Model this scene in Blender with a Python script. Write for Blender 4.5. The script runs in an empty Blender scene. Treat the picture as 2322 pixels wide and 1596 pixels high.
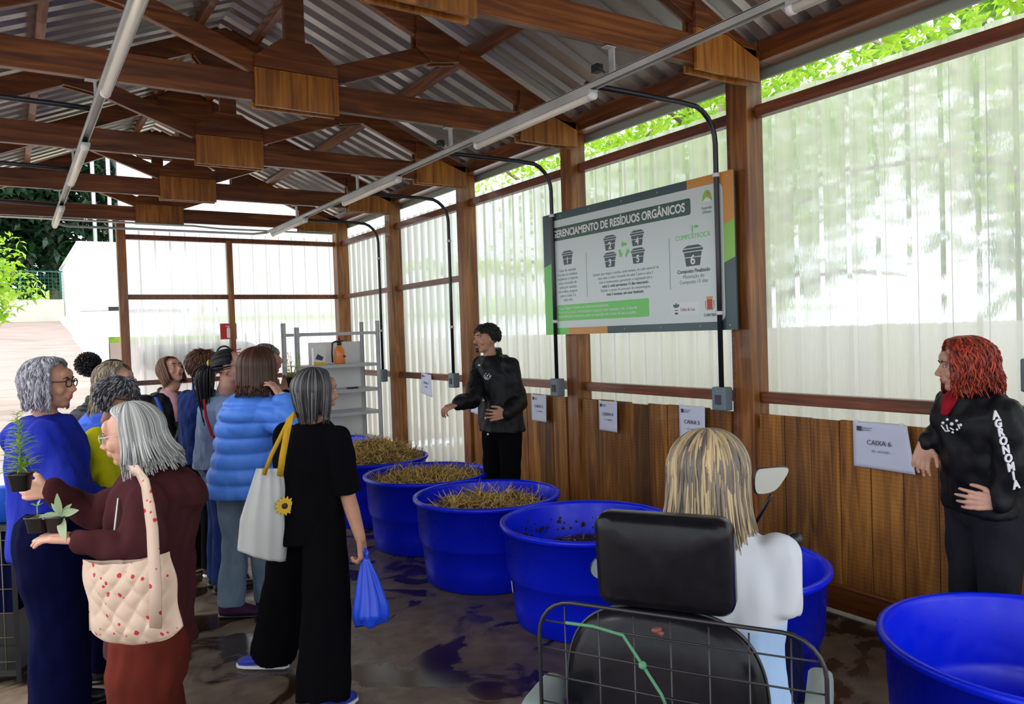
import bpy, bmesh, math, random
from mathutils import Vector, Matrix, noise
R = random.Random(7)
PI = math.pi
# ------------------------------------------------------------------ camera, sky, sun, exposure
FPX, YAW, PIT, ROL, CAMH = 1745.0, .5794, .0237, -.0324, 1.65
sc = bpy.context.scene
COL = sc.collection
_s, _c = math.sin(YAW), math.cos(YAW)
R0 = Vector((_c, -_s, 0)); FW = Vector((_s * math.cos(PIT), _c * math.cos(PIT), -math.sin(PIT)))
U0 = R0.cross(FW)
CR = R0 * math.cos(ROL) + U0 * math.sin(ROL); CU = R0 * -math.sin(ROL) + U0 * math.cos(ROL)
cam_data = bpy.data.cameras.new('camera'); cam_data.sensor_width = 36; cam_data.lens = FPX / 2322 * 36
cam_data.clip_start = .05; cam_data.clip_end = 500
cam = bpy.data.objects.new('camera', cam_data); COL.objects.link(cam)
m = Matrix((CR, CU, -FW)).transposed().to_4x4(); m.translation = (0, 0, CAMH); cam.matrix_world = m
sc.camera = cam
world = bpy.data.worlds.new('overcast_sky'); sc.world = world; world.use_nodes = True
wn = world.node_tree.nodes; wl = world.node_tree.links
bg = wn['Background']
tc = wn.new('ShaderNodeTexCoord'); sep = wn.new('ShaderNodeSeparateXYZ'); wr = wn.new('ShaderNodeValToRGB')
wl.new(tc.outputs['Generated'], sep.inputs[0]); wl.new(sep.outputs['Z'], wr.inputs[0]); wl.new(wr.outputs[0], bg.inputs[0])
wr.color_ramp.elements[0].color = (.88, .93, 1, 1); wr.color_ramp.elements[0].position = 0
wr.color_ramp.elements[1].color = (.95, .97, 1, 1); wr.color_ramp.elements[1].position = .6
bg.inputs[1].default_value = 2.4
sun = bpy.data.lights.new('sun', 'SUN'); sun.energy = 2.0; sun.angle = math.radians(25); sun.color = (1, .97, .92)
so = bpy.data.objects.new('sun', sun); COL.objects.link(so); so.rotation_euler = (math.radians(38), 0, math.radians(-118))
sc.view_settings.view_transform = 'Standard'; sc.view_settings.look = 'None'
sc.view_settings.exposure = 0.0; sc.view_settings.gamma = 1; sc.view_settings.use_curve_mapping = False
sc.cycles.max_bounces = 8; sc.cycles.diffuse_bounces = 4; sc.cycles.transparent_max_bounces = 16
sc.cycles.transmission_bounces = 6; sc.cycles.caustics_reflective = False; sc.cycles.caustics_refractive = True
sc.cycles.sample_clamp_indirect = 6; sc.cycles.use_denoising = True

def P(px, py, z):
    """world point seen at photo pixel px,py at depth z metres (the thing's measured distance)"""
    d = CR * ((px - 1161) / FPX) - CU * ((py - 798) / FPX) + FW
    k = z / (d.x * _s + d.y * _c)
    return Vector((0, 0, CAMH)) + d * k

# ------------------------------------------------------------------ helpers
def tag(o, label=None, cat=None, group=None, kind=None):
    if label: o['label'] = label
    if cat: o['category'] = cat
    if group: o['group'] = group
    if kind: o['kind'] = kind
    return o

def empty(name, loc=(0, 0, 0), label=None, cat=None, group=None, rz=0):
    o = bpy.data.objects.new(name, None); COL.objects.link(o)
    o.location = loc; o.rotation_euler = (0, 0, rz); o.empty_display_size = .1
    return tag(o, label, cat, group)

class MB:
    """collects shapes and links them as ONE mesh object"""
    def __init__(s): s.v = []; s.f = []; s.mi = []; s.c = []; s.cur = 0; s.col = None; s.sm = []
    def add(s, vs, fs, smooth=True):
        n = len(s.v); s.v += [tuple(q) for q in vs]; s.f += [tuple(i + n for i in f) for f in fs]
        s.mi += [s.cur] * len(fs); s.sm += [smooth] * len(fs)
        s.c += [s.col or (1, 1, 1, 1)] * len(vs)
        return s
    def box(s, lo, hi, M=None, bev=0):
        (x0, y0, z0), (x1, y1, z1) = lo, hi
        vs = [Vector((x, y, z)) for x in (x0, x1) for y in (y0, y1) for z in (z0, z1)]
        if M is not None: vs = [M @ v for v in vs]
        return s.add(vs, [(0, 1, 3, 2), (4, 6, 7, 5), (0, 4, 5, 1), (2, 3, 7, 6), (0, 2, 6, 4), (1, 5, 7, 3)], False)
    def bar(s, a, b, w, h, up=(0, 0, 1)):
        a = Vector(a); b = Vector(b); d = (b - a).normalized(); up = Vector(up)
        x = d.cross(up)
        if x.length < 1e-4: x = d.cross(Vector((1, 0, 0)))
        x.normalize(); y = x.cross(d)
        vs = [p + x * sx * w / 2 + y * sy * h / 2 for p in (a, b) for sx, sy in ((-1, -1), (1, -1), (1, 1), (-1, 1))]
        return s.add(vs, [(0, 3, 2, 1), (4, 5, 6, 7), (0, 1, 5, 4), (1, 2, 6, 5), (2, 3, 7, 6), (3, 0, 4, 7)], False)
    def tube(s, pts, rad, n=8, cap=True, flat=1.0, up=None):
        pts = [Vector(p) for p in pts]
        if not isinstance(rad, (list, tuple)): rad = [rad] * len(pts)
        vs = []; prev = None
        for i, p in enumerate(pts):
            d = (pts[min(i + 1, len(pts) - 1)] - pts[max(i - 1, 0)])
            d = d.normalized() if d.length > 1e-9 else Vector((0, 0, 1))
            if prev is None:
                x = d.cross(Vector(up) if up else Vector((0, 0, 1)))
                if x.length < .05: x = d.cross(Vector((1, 0, 0)))
            else: x = prev - d * prev.dot(d)
            x.normalize(); prev = x; y = d.cross(x)
            for k in range(n):
                a = 2 * PI * k / n; vs.append(p + (x * math.cos(a) + y * math.sin(a) * flat) * rad[i])
        fs = [(i * n + k, i * n + (k + 1) % n, (i + 1) * n + (k + 1) % n, (i + 1) * n + k) for i in range(len(pts) - 1) for k in range(n)]
        if cap: fs += [tuple(range(n))[::-1], tuple((len(pts) - 1) * n + k for k in range(n))]
        return s.add(vs, fs)
    def ell(s, c, r, M=None, nu=14, nv=10):
        """ellipsoid; M: 3x3 orientation"""
        c = Vector(c); r = (r, r, r) if not isinstance(r, (tuple, list)) else r
        vs = []
        for j in range(1, nv):
            t = PI * j / nv
            for i in range(nu):
                a = 2 * PI * i / nu
                v = Vector((r[0] * math.sin(t) * math.cos(a), r[1] * math.sin(t) * math.sin(a), r[2] * math.cos(t)))
                vs.append(c + (M @ v if M is not None else v))
        top = Vector((0, 0, r[2])); vs += [c + (M @ top if M is not None else top), c - (M @ top if M is not None else top)]
        T = len(vs) - 2
        fs = [(j * nu + i, (j + 1) * nu + i, (j + 1) * nu + (i + 1) % nu, j * nu + (i + 1) % nu) for j in range(nv - 2) for i in range(nu)]
        fs += [(T, i, (i + 1) % nu) for i in range(nu)] + [(T + 1, (nv - 2) * nu + (i + 1) % nu, (nv - 2) * nu + i) for i in range(nu)]
        return s.add(vs, fs)
    def cap(s, a, ra, b, rb, n=10):
        """tapered capsule"""
        a = Vector(a); b = Vector(b); s.tube([a, a.lerp(b, .5), b], [ra, (ra + rb) / 2, rb], n); s.ell(a, ra, None, 10, 8); s.ell(b, rb, None, 10, 8); return s
    def chain(s, pts, rad, n=10):
        s.tube(pts, rad, n)
        for p, r in zip(pts, rad): s.ell(p, r, None, 10, 8)
        return s
    def loft(s, rings, n=20, cap=True, power=1.0):
        """rings: (centre, xaxis, yaxis, rx, ry)"""
        vs = []
        for c, x, y, rx, ry in rings:
            for k in range(n):
                a = 2 * PI * k / n; ca, sa = math.cos(a), math.sin(a)
                if power != 1: ca = math.copysign(abs(ca) ** power, ca); sa = math.copysign(abs(sa) ** power, sa)
                vs.append(Vector(c) + Vector(x) * rx * ca + Vector(y) * ry * sa)
        L = len(rings)
        fs = [(i * n + k, i * n + (k + 1) % n, (i + 1) * n + (k + 1) % n, (i + 1) * n + k) for i in range(L - 1) for k in range(n)]
        if cap: fs += [tuple(range(n))[::-1], tuple((L - 1) * n + k for k in range(n))]
        return s.add(vs, fs)
    def lathe(s, prof, c=(0, 0, 0), n=48, closed=False):
        c = Vector(c); vs = [c + Vector((r * math.cos(2 * PI * k / n), r * math.sin(2 * PI * k / n), z)) for r, z in prof for k in range(n)]
        L = len(prof)
        fs = [(i * n + k, i * n + (k + 1) % n, ((i + 1) % L) * n + (k + 1) % n, ((i + 1) % L) * n + k) for i in range(L if closed else L - 1) for k in range(n)]
        return s.add(vs, fs)
    def prism(s, poly, th, M):
        """flat polygon (u,v) thickened along local z by th, placed by matrix M"""
        n = len(poly); vs = [M @ Vector((u, v, z)) for z in (0, th) for u, v in poly]
        return s.add(vs, [tuple(range(n))[::-1], tuple(range(n, 2 * n))] + [(i, (i + 1) % n, n + (i + 1) % n, n + i) for i in range(n)], False)
    def mesh(s, name):
        me = bpy.data.meshes.new(name); me.from_pydata(s.v, [], s.f)
        me.polygons.foreach_set('use_smooth', s.sm); me.polygons.foreach_set('material_index', s.mi)
        if any(c != (1, 1, 1, 1) for c in s.c[::7] + s.c[-1:]):
            ca = me.color_attributes.new('Col', 'FLOAT_COLOR', 'POINT')
            ca.data.foreach_set('color', [x for c in s.c for x in c])
        me.update(); return me
    def build(s, name, mat, parent=None, loc=None):
        me = s.mesh(name)
        bm = bmesh.new(); bm.from_mesh(me); bmesh.ops.recalc_face_normals(bm, faces=bm.faces); bm.to_mesh(me); bm.free()
        for mm in (mat if isinstance(mat, (list, tuple)) else [mat]): me.materials.append(mm)
        o = bpy.data.objects.new(name, me); COL.objects.link(o)
        if loc is not None:
            me.transform(Matrix.Translation(-Vector(loc))); o.location = loc
        if parent is not None: o.parent = parent
        return o

def bevel(o, w=.006, seg=2, ang=35):
    mo = o.modifiers.new('bevel', 'BEVEL'); mo.width = w; mo.segments = seg; mo.limit_method = 'ANGLE'; mo.angle_limit = math.radians(ang); return o

# ------------------------------------------------------------------ materials
def mat(name, col=(.5, .5, .5), rough=.5, metal=0, spec=.5):
    M = bpy.data.materials.new(name); M.use_nodes = True; b = M.node_tree.nodes['Principled BSDF']
    b.inputs['Base Color'].default_value = (*col, 1); b.inputs['Roughness'].default_value = rough
    b.inputs['Metallic'].default_value = metal; b.inputs['Specular IOR Level'].default_value = spec
    return M
def nd(M, t, **k):
    n = M.node_tree.nodes.new('ShaderNode' + t)
    for a, v in k.items():
        if a in n.inputs: n.inputs[a].default_value = v
        else: setattr(n, a, v)
    return n
def lk(M, a, b): M.node_tree.links.new(a, b)
def coords(M, scale=(1, 1, 1), obj=True):
    t = nd(M, 'TexCoord'); mp = nd(M, 'Mapping'); mp.inputs['Scale'].default_value = scale
    lk(M, t.outputs['Object' if obj else 'Generated'], mp.inputs[0]); return mp.outputs[0]
def ramp(M, fac, stops):
    r = nd(M, 'ValToRGB'); e = r.color_ramp.elements
    while len(e) < len(stops): e.new(.5)
    for q, (p, c) in zip(e, stops): q.position = p; q.color = (*c, 1)
    lk(M, fac, r.inputs[0]); return r.outputs[0]
def bump(M, h, strength=.3, dist=.01):
    b = M.node_tree.nodes['Principled BSDF']; n = nd(M, 'Bump'); n.inputs['Strength'].default_value = strength; n.inputs['Distance'].default_value = dist
    lk(M, h, n.inputs['Height']); lk(M, n.outputs[0], b.inputs['Normal'])
def noisy(name, c1, c2, scale=6, rough=.6, bs=.2, stretch=(1, 1, 1), detail=6, spec=.4, bd=.01, metal=0):
    M = mat(name, c1, rough, metal, spec); b = M.node_tree.nodes['Principled BSDF']
    n = nd(M, 'TexNoise', Scale=scale, Detail=detail); lk(M, coords(M, stretch), n.inputs['Vector'])
    lk(M, ramp(M, n.outputs[0], [(.3, c1), (.7, c2)]), b.inputs['Base Color'])
    if bs: bump(M, n.outputs[0], bs, bd)
    return M
def wood(name, c1, c2, c3, axis='X', rough=.42, planks=None):
    """varnished boards: streaky grain along `axis`, knots, per-object tone"""
    M = mat(name, c1, rough); b = M.node_tree.nodes['Principled BSDF']
    st = {'X': (.6, 9, 9), 'Y': (9, .6, 9), 'Z': (9, 9, .6)}[axis]
    t = nd(M, 'TexCoord'); oi = nd(M, 'ObjectInfo'); ad = nd(M, 'VectorMath', operation='ADD'); cx = nd(M, 'CombineXYZ')
    mu = nd(M, 'Math', operation='MULTIPLY'); mu.inputs[1].default_value = 17; lk(M, oi.outputs['Random'], mu.inputs[0])
    for q in cx.inputs: lk(M, mu.outputs[0], q)
    mp = nd(M, 'Mapping'); mp.inputs['Scale'].default_value = st
    lk(M, t.outputs['Object'], ad.inputs[0]); lk(M, cx.outputs[0], ad.inputs[1]); lk(M, ad.outputs[0], mp.inputs[0])
    n = nd(M, 'TexNoise', Scale=2.2, Detail=8, Distortion=1.2); lk(M, mp.outputs[0], n.inputs['Vector'])
    n2 = nd(M, 'TexNoise', Scale=1.3, Detail=3); lk(M, ad.outputs[0], n2.inputs['Vector'])
    col = ramp(M, n.outputs[0], [(.3, c1), (.5, c2), (.72, c3)])
    mx = nd(M, 'MixRGB', blend_type='MULTIPLY'); mx.inputs[0].default_value = .75
    lk(M, col, mx.inputs[1]); lk(M, ramp(M, n2.outputs[0], [(.3, (.42, .40, .38)), (.65, (1.1, 1.1, 1.1))]), mx.inputs[2])
    out = mx.outputs[0]
    if planks:   # tone per plank along the wall, dark seams
        sp = nd(M, 'SeparateXYZ'); lk(M, t.outputs['Object'], sp.inputs[0])
        dv = nd(M, 'Math', operation='DIVIDE'); dv.inputs[1].default_value = planks; lk(M, sp.outputs['Y'], dv.inputs[0])
        fl = nd(M, 'Math', operation='FLOOR'); lk(M, dv.outputs[0], fl.inputs[0])
        wnz = nd(M, 'TexWhiteNoise', noise_dimensions='1D'); lk(M, fl.outputs[0], wnz.inputs['W'])
        m2 = nd(M, 'MixRGB', blend_type='MULTIPLY'); m2.inputs[0].default_value = 1
        lk(M, out, m2.inputs[1]); lk(M, ramp(M, wnz.outputs[0], [(0, (.62, .60, .60)), (1, (1.35, 1.3, 1.15))]), m2.inputs[2])
        wv = nd(M, 'TexWave', Scale=14, Distortion=3, Detail=3, bands_direction='Z'); lk(M, t.outputs['Object'], wv.inputs['Vector'])
        m3 = nd(M, 'MixRGB', blend_type='MULTIPLY'); m3.inputs[0].default_value = .45
        lk(M, m2.outputs[0], m3.inputs[1]); lk(M, ramp(M, wv.outputs[0], [(0, (.62, .6, .6)), (.5, (1, 1, 1))]), m3.inputs[2]); out = m3.outputs[0]
    lk(M, out, b.inputs['Base Color']); bump(M, n.outputs[0], .25, .004); b.inputs['Coat Weight'].default_value = .15
    return M

M = {}
M['beam'] = wood('varnished_beam', (.075, .018, .004), (.17, .048, .009), (.32, .11, .020), 'X')
M['beamY'] = wood('varnished_purlin', (.085, .021, .004), (.19, .054, .009), (.34, .115, .020), 'Y')
M['beamZ'] = wood('varnished_post', (.12, .034, .006), (.27, .090, .014), (.46, .19, .035), 'Z')
M['gusset'] = wood('gusset_wood', (.19, .060, .008), (.37, .135, .016), (.55, .23, .032), 'Z')
M['darkwood'] = wood('dark_varnished_rail', (.09, .022, .008), (.18, .045, .014), (.30, .09, .025), 'Y')
M['plank'] = wood('rough_sawn_planks', (.13, .045, .006), (.31, .120, .015), (.52, .235, .034), 'Z', .6, planks=.187)

M['roof'] = noisy('aluminium_roofing', (.42, .41, .40), (.62, .61, .59), 1.4, .32, 0, metal=.75)
M['alu'] = noisy('galvanised_steel', (.42, .44, .43), (.58, .60, .58), 3, .42, 0, metal=.4)
M['steel'] = noisy('painted_grey_steel', (.40, .42, .43), (.50, .52, .53), 4, .45, 0)
M['white'] = noisy('white_paint', (.75, .76, .76), (.84, .85, .85), 2, .6, 0)
M['conduit'] = mat('black_conduit', (.012, .014, .02), .35)
M['jbox'] = mat('grey_junction_box', (.16, .21, .24), .45)
M['clamp'] = mat('white_clamp', (.75, .75, .75), .5)
M['paper'] = noisy('paper', (.66, .69, .84), (.72, .75, .90), 5, .5, .15)
M['ink'] = mat('printed_ink', (.05, .055, .08), .6)
M['plastic_clear'] = mat('light_diffuser', (.72, .70, .60), .35)

def panel_material():
    M_ = bpy.data.materials.new('translucent_fibreglass'); M_.use_nodes = True; nt = M_.node_tree
    for n in list(nt.nodes):
        if n.type != 'OUTPUT_MATERIAL': nt.nodes.remove(n)
    out = [n for n in nt.nodes if n.type == 'OUTPUT_MATERIAL'][0]
    co = coords(M_, (7, 7, .5)); n = nd(M_, 'TexNoise', Scale=2.0, Detail=7); lk(M_, co, n.inputs['Vector'])
    co2 = coords(M_, (30, 30, 9)); n2 = nd(M_, 'TexNoise', Scale=2.5, Detail=4); lk(M_, co2, n2.inputs['Vector'])
    tr = nd(M_, 'BsdfTranslucent'); rf = nd(M_, 'BsdfRefraction', Roughness=.16, IOR=1.10); gl = nd(M_, 'BsdfGlossy', Roughness=.25); di = nd(M_, 'BsdfDiffuse')
    lk(M_, ramp(M_, n.outputs[0], [(.3, (.80, .81, .74)), (.65, (.91, .93, .93))]), tr.inputs[0])
    di.inputs[0].default_value = (.78, .80, .76, 1); rf.inputs[0].default_value = (.92, .93, 1, 1)
    bp = nd(M_, 'Bump'); bp.inputs['Strength'].default_value = .5; bp.inputs['Distance'].default_value = .004; lk(M_, n2.outputs[0], bp.inputs['Height'])
    lk(M_, bp.outputs[0], rf.inputs['Normal']); lk(M_, bp.outputs[0], gl.inputs['Normal'])
    m1 = nd(M_, 'MixShader'); lk(M_, ramp(M_, n.outputs[0], [(.38, (.26,) * 3), (.66, (.60,) * 3)]), m1.inputs[0]); lk(M_, tr.outputs[0], m1.inputs[1]); lk(M_, rf.outputs[0], m1.inputs[2])
    m2 = nd(M_, 'MixShader'); m2.inputs[0].default_value = .10; lk(M_, m1.outputs[0], m2.inputs[1]); lk(M_, di.outputs[0], m2.inputs[2])
    m3 = nd(M_, 'MixShader'); m3.inputs[0].default_value = .05; lk(M_, m2.outputs[0], m3.inputs[1]); lk(M_, gl.outputs[0], m3.inputs[2])
    lk(M_, m3.outputs[0], out.inputs[0]); return M_
M['panel'] = panel_material()

def floor_material():
    M_ = mat('wet_concrete', (.2, .16, .13), .6); b = M_.node_tree.nodes['Principled BSDF']
    co = coords(M_)
    n1 = nd(M_, 'TexNoise', Scale=1.1, Detail=8, Distortion=.6); lk(M_, co, n1.inputs['Vector'])
    n2 = nd(M_, 'TexNoise', Scale=9, Detail=8); lk(M_, co, n2.inputs['Vector'])
    n3 = nd(M_, 'TexNoise', Scale=2.1, Detail=6, Distortion=1.5); lk(M_, co, n3.inputs['Vector'])
    dry = ramp(M_, n2.outputs[0], [(.3, (.12, .084, .054)), (.7, (.24, .18, .125))])
    wetm = ramp(M_, n3.outputs[0], [(.50, (0, 0, 0)), (.56, (1, 1, 1))])
    mx = nd(M_, 'MixRGB', blend_type='MULTIPLY'); lk(M_, wetm, mx.inputs[0]); lk(M_, dry, mx.inputs[1]); mx.inputs[2].default_value = (.22, .17, .15, 1)
    m2 = nd(M_, 'MixRGB', blend_type='MULTIPLY'); m2.inputs[0].default_value = .6; lk(M_, mx.outputs[0], m2.inputs[1])
    lk(M_, ramp(M_, n1.outputs[0], [(.3, (.5, .45, .42)), (.65, (1.1, 1.1, 1.1))]), m2.inputs[2]); lk(M_, m2.outputs[0], b.inputs['Base Color'])
    lk(M_, ramp(M_, n3.outputs[0], [(.46, (.55,) * 3), (.56, (.16,) * 3)]), b.inputs['Roughness']); bump(M_, n2.outputs[0], .12, .004)
    return M_
M['floor'] = floor_material()
M['drive'] = noisy('pale_concrete_drive', (.34, .265, .235), (.47, .385, .345), .9, .8, .1, (1, 4, 1))
M['grass'] = noisy('lawn', (.16, .32, .03), (.34, .52, .06), 9, .9, .5)
M['bark'] = noisy('bark', (.22, .17, .12), (.40, .34, .28), 9, .9, .5, (1, 1, .3))
M['cream'] = noisy('cream_render', (.72, .70, .60), (.80, .78, .68), 1.5, .8, 0)

def leafmat(name, c1, c2):
    M_ = bpy.data.materials.new(name); M_.use_nodes = True; nt = M_.node_tree; nt.nodes.remove(nt.nodes['Principled BSDF'])
    out = [n for n in nt.nodes if n.type == 'OUTPUT_MATERIAL'][0]
    n = nd(M_, 'TexNoise', Scale=3.5, Detail=3); lk(M_, coords(M_), n.inputs['Vector']); c = ramp(M_, n.outputs[0], [(.35, c1), (.65, c2)])
    d = nd(M_, 'BsdfDiffuse'); t = nd(M_, 'BsdfTranslucent'); g = nd(M_, 'BsdfGlossy', Roughness=.4); lk(M_, c, d.inputs[0]); lk(M_, c, t.inputs[0])
    a = nd(M_, 'MixShader'); a.inputs[0].default_value = .5; lk(M_, d.outputs[0], a.inputs[1]); lk(M_, t.outputs[0], a.inputs[2])
    b = nd(M_, 'MixShader'); b.inputs[0].default_value = .05; lk(M_, a.outputs[0], b.inputs[1]); lk(M_, g.outputs[0], b.inputs[2]); lk(M_, b.outputs[0], out.inputs[0]); return M_
M['leaf_bright'] = leafmat('bright_leaf', (.24, .50, .02), (.55, .80, .07))
M['leaf_mid'] = leafmat('mid_leaf', (.10, .26, .03), (.26, .46, .07))
M['leaf_dark'] = leafmat('dark_leaf', (.012, .045, .022), (.045, .12, .05))
M['leaf_herb'] = leafmat('herb_leaf', (.26, .44, .04), (.50, .66, .12))
M['leaf_sage'] = leafmat('sage_leaf', (.30, .46, .22), (.55, .68, .42))

# ------------------------------------------------------------------ the shed (X across, Y along, right wall at X = W)
W, Y1, SP, XA, HC = 3.90, 3.20, 1.785, 1.62, 3.16
YP = [Y1 + SP * i for i in range(5)]; YB = YP[4] + .04
HW = W - XA                         # half width
def st(o, **k): o['kind'] = 'structure'; return o
# floor and outside ground
fl = MB(); fl.box((-1.2, -3, -.12), (W + .3, YB + .25, 0)); st(fl.build('floor', M['floor']))
g = MB()
g.add([(-40, -12, -.13), (60, -12, -.13), (60, 11, -.13), (-40, 11, -.13)], [(0, 1, 2, 3)], False)
st(g.build('ground', M['drive']))
# rising driveway beyond the shed
def ramp_h(y): return 0 if y < 12 else .098 * (y - 12)
g = MB(); ys = [10.9, 12, 20, 28, 36, 42]
g.add([(x, y, ramp_h(y) - .02) for y in ys for x in (-12, 8)], [(2 * i, 2 * i + 1, 2 * i + 3, 2 * i + 2) for i in range(len(ys) - 1)], False)
st(g.build('driveway', M['drive']))
g = MB(); g.add([(-60, 42, 2.9), (60, 42, 2.9), (60, 110, 9), (-60, 110, 9), (8, 10.9, -.1), (60, 10.9, -.1)], [(0, 1, 2, 3)], False)
st(g.build('hillside', M['grass']))

# corrugated sheets
def profile(u0, u1, pitch=.178, depth=.022, rib=.028, sl=.016):
    pts = []; k = math.floor(u0 / pitch)
    while k * pitch < u1 + pitch:
        b = k * pitch
        for du, d in ((0, 0), (pitch - rib - 2 * sl, 0), (pitch - rib - sl, depth), (pitch - sl, depth)):
            if u0 <= b + du <= u1: pts.append((b + du, d))
        k += 1
    return [(u0, pts[0][1])] + pts + [(u1, pts[-1][1])]
def wavy(u0, u1, pitch=.178, depth=.03, n=10):
    N = int((u1 - u0) / pitch * n); return [(u0 + (u1 - u0) * i / N, depth * .5 * (1 - math.cos(2 * PI * (u0 + (u1 - u0) * i / N) / pitch))) for i in range(N + 1)]
XPAN = W + .19
g = MB(); pr = profile(.2, YB + .2); zs = [.02, .6, 1.2, 1.8, 2.4, 3.0, 3.10]
g.add([(XPAN + d, y, z) for z in zs for y, d in pr], [(i * len(pr) + k, i * len(pr) + k + 1, (i + 1) * len(pr) + k + 1, (i + 1) * len(pr) + k) for i in range(len(zs) - 1) for k in range(len(pr) - 1)], False)
st(g.build('wall_right', M['panel']))
g = MB(); pr = profile(1.26, W + .19); zs = [.02, .8, 1.6, 2.4, 3.08]
g.add([(x, YB + .16 + d, z) for z in zs for x, d in pr], [(i * len(pr) + k, i * len(pr) + k + 1, (i + 1) * len(pr) + k + 1, (i + 1) * len(pr) + k) for i in range(len(zs) - 1) for k in range(len(pr) - 1)], False)
st(g.build('wall_back', M['panel']))
# roof: two slopes of ribbed metal
SL = .42; HR = 4.37
g = MB(); pr = profile(-2.2, YB + .75, .19, .035, .05, .03)
for sgn, x1 in ((1, W + .22), (-1, XA - HW - .3)):
    xs = [XA, x1]
    g.add([(x, y, HR - SL * abs(x - XA) + d) for x in xs for y, d in pr], [(k, k + 1, len(pr) + k + 1, len(pr) + k) for k in range(len(pr) - 1)], False)
o = st(g.build('ceiling', M['roof'])); so_ = o.modifiers.new('th', 'SOLIDIFY'); so_.thickness = .004; so_.offset = 1
g = MB(); g.box((W + .19, .5, HR - SL * (HW + .22) - .10), (W + .215, YB + .7, HR - SL * (HW + .22) - .006))
M['fascia'] = mat('grey_green_fascia', (.34, .42, .36), .6)
tag(g.build('fascia_board', M['fascia'], loc=(W + .2, .5, 3.3)), 'grey-green fascia strip under the roof edge above the right wall', 'fascia')

# posts
def post(x, y, z1, label, stud=True, w=.14):
    e = empty('timber_post', (x, y, 0), label, 'post', 'timber posts of the shed')
    bevel(MB().box((0, .01, 0), (w, w, z1)).build('post_shaft', M['beamZ'], e), .004)
    if stud: bevel(MB().box((.045, w + .004, 0), (w, w + .062, z1 - .02)).build('stud', M['darkwood'], e), .003)
    return e
wherep = ['timber post right of the organic waste sign board', 'timber post at the left end of the sign board',
          'timber post behind the standing man in the black jacket', 'timber post between the two full-height sheet bays',
          'corner timber post behind the grey shelving']
for i, y in enumerate(YP): post(W, y, 3.27, wherep[i], i < 4, .15 if i < 4 else .17)
post(1.14, YP[4] - .04, 3.16, 'slim timber post at the open left edge of the back wall', False, .10)
mu = MB().box((2.42, YB - .02, 0), (2.49, YB + .05, 2.97)).build('timber_post', M['beamZ'], loc=(2.45, YB, 0)); tag(mu, 'thin timber mullion behind the red extinguisher sign', 'post')
# rails as trim
k = 0
def rail(lo, hi, mt='darkwood'):
    global k; k += 1; st(bevel(MB().box(lo, hi).build('trim_%d' % k, M[mt]), .003))
for h in (2.99, 1.197):
    ys = [.6] + YP
    for i in range(5): rail((W + .06, ys[i] + .22, h - .035), (W + .13, ys[i + 1] - .002, h + .035))
for i in (3, 4): rail((W + .06, YP[i - 1] + .22, 2.215), (W + .13, YP[i] - .002, 2.275))
for h in (2.985, 2.25, 1.19): rail((1.24, YB + .04, h - .03), (W + .02, YB + .11, h + .03))
# eave beam on the posts
for i, (a, b) in enumerate(((.5, 3.13), (3.13, 6.75), (6.75, YB + .25))):
    tag(bevel(MB().box((W + .02, a + .003, 3.27), (W + .15, b - .003, 3.40)).build('eave_beam', M['beamY'], loc=(W + .08, a, 3.27)), .004),
        ['eave beam over the nearest right wall bay', 'eave beam above the sign board bays', 'eave beam over the far right wall bays'][i], 'beam')

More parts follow.
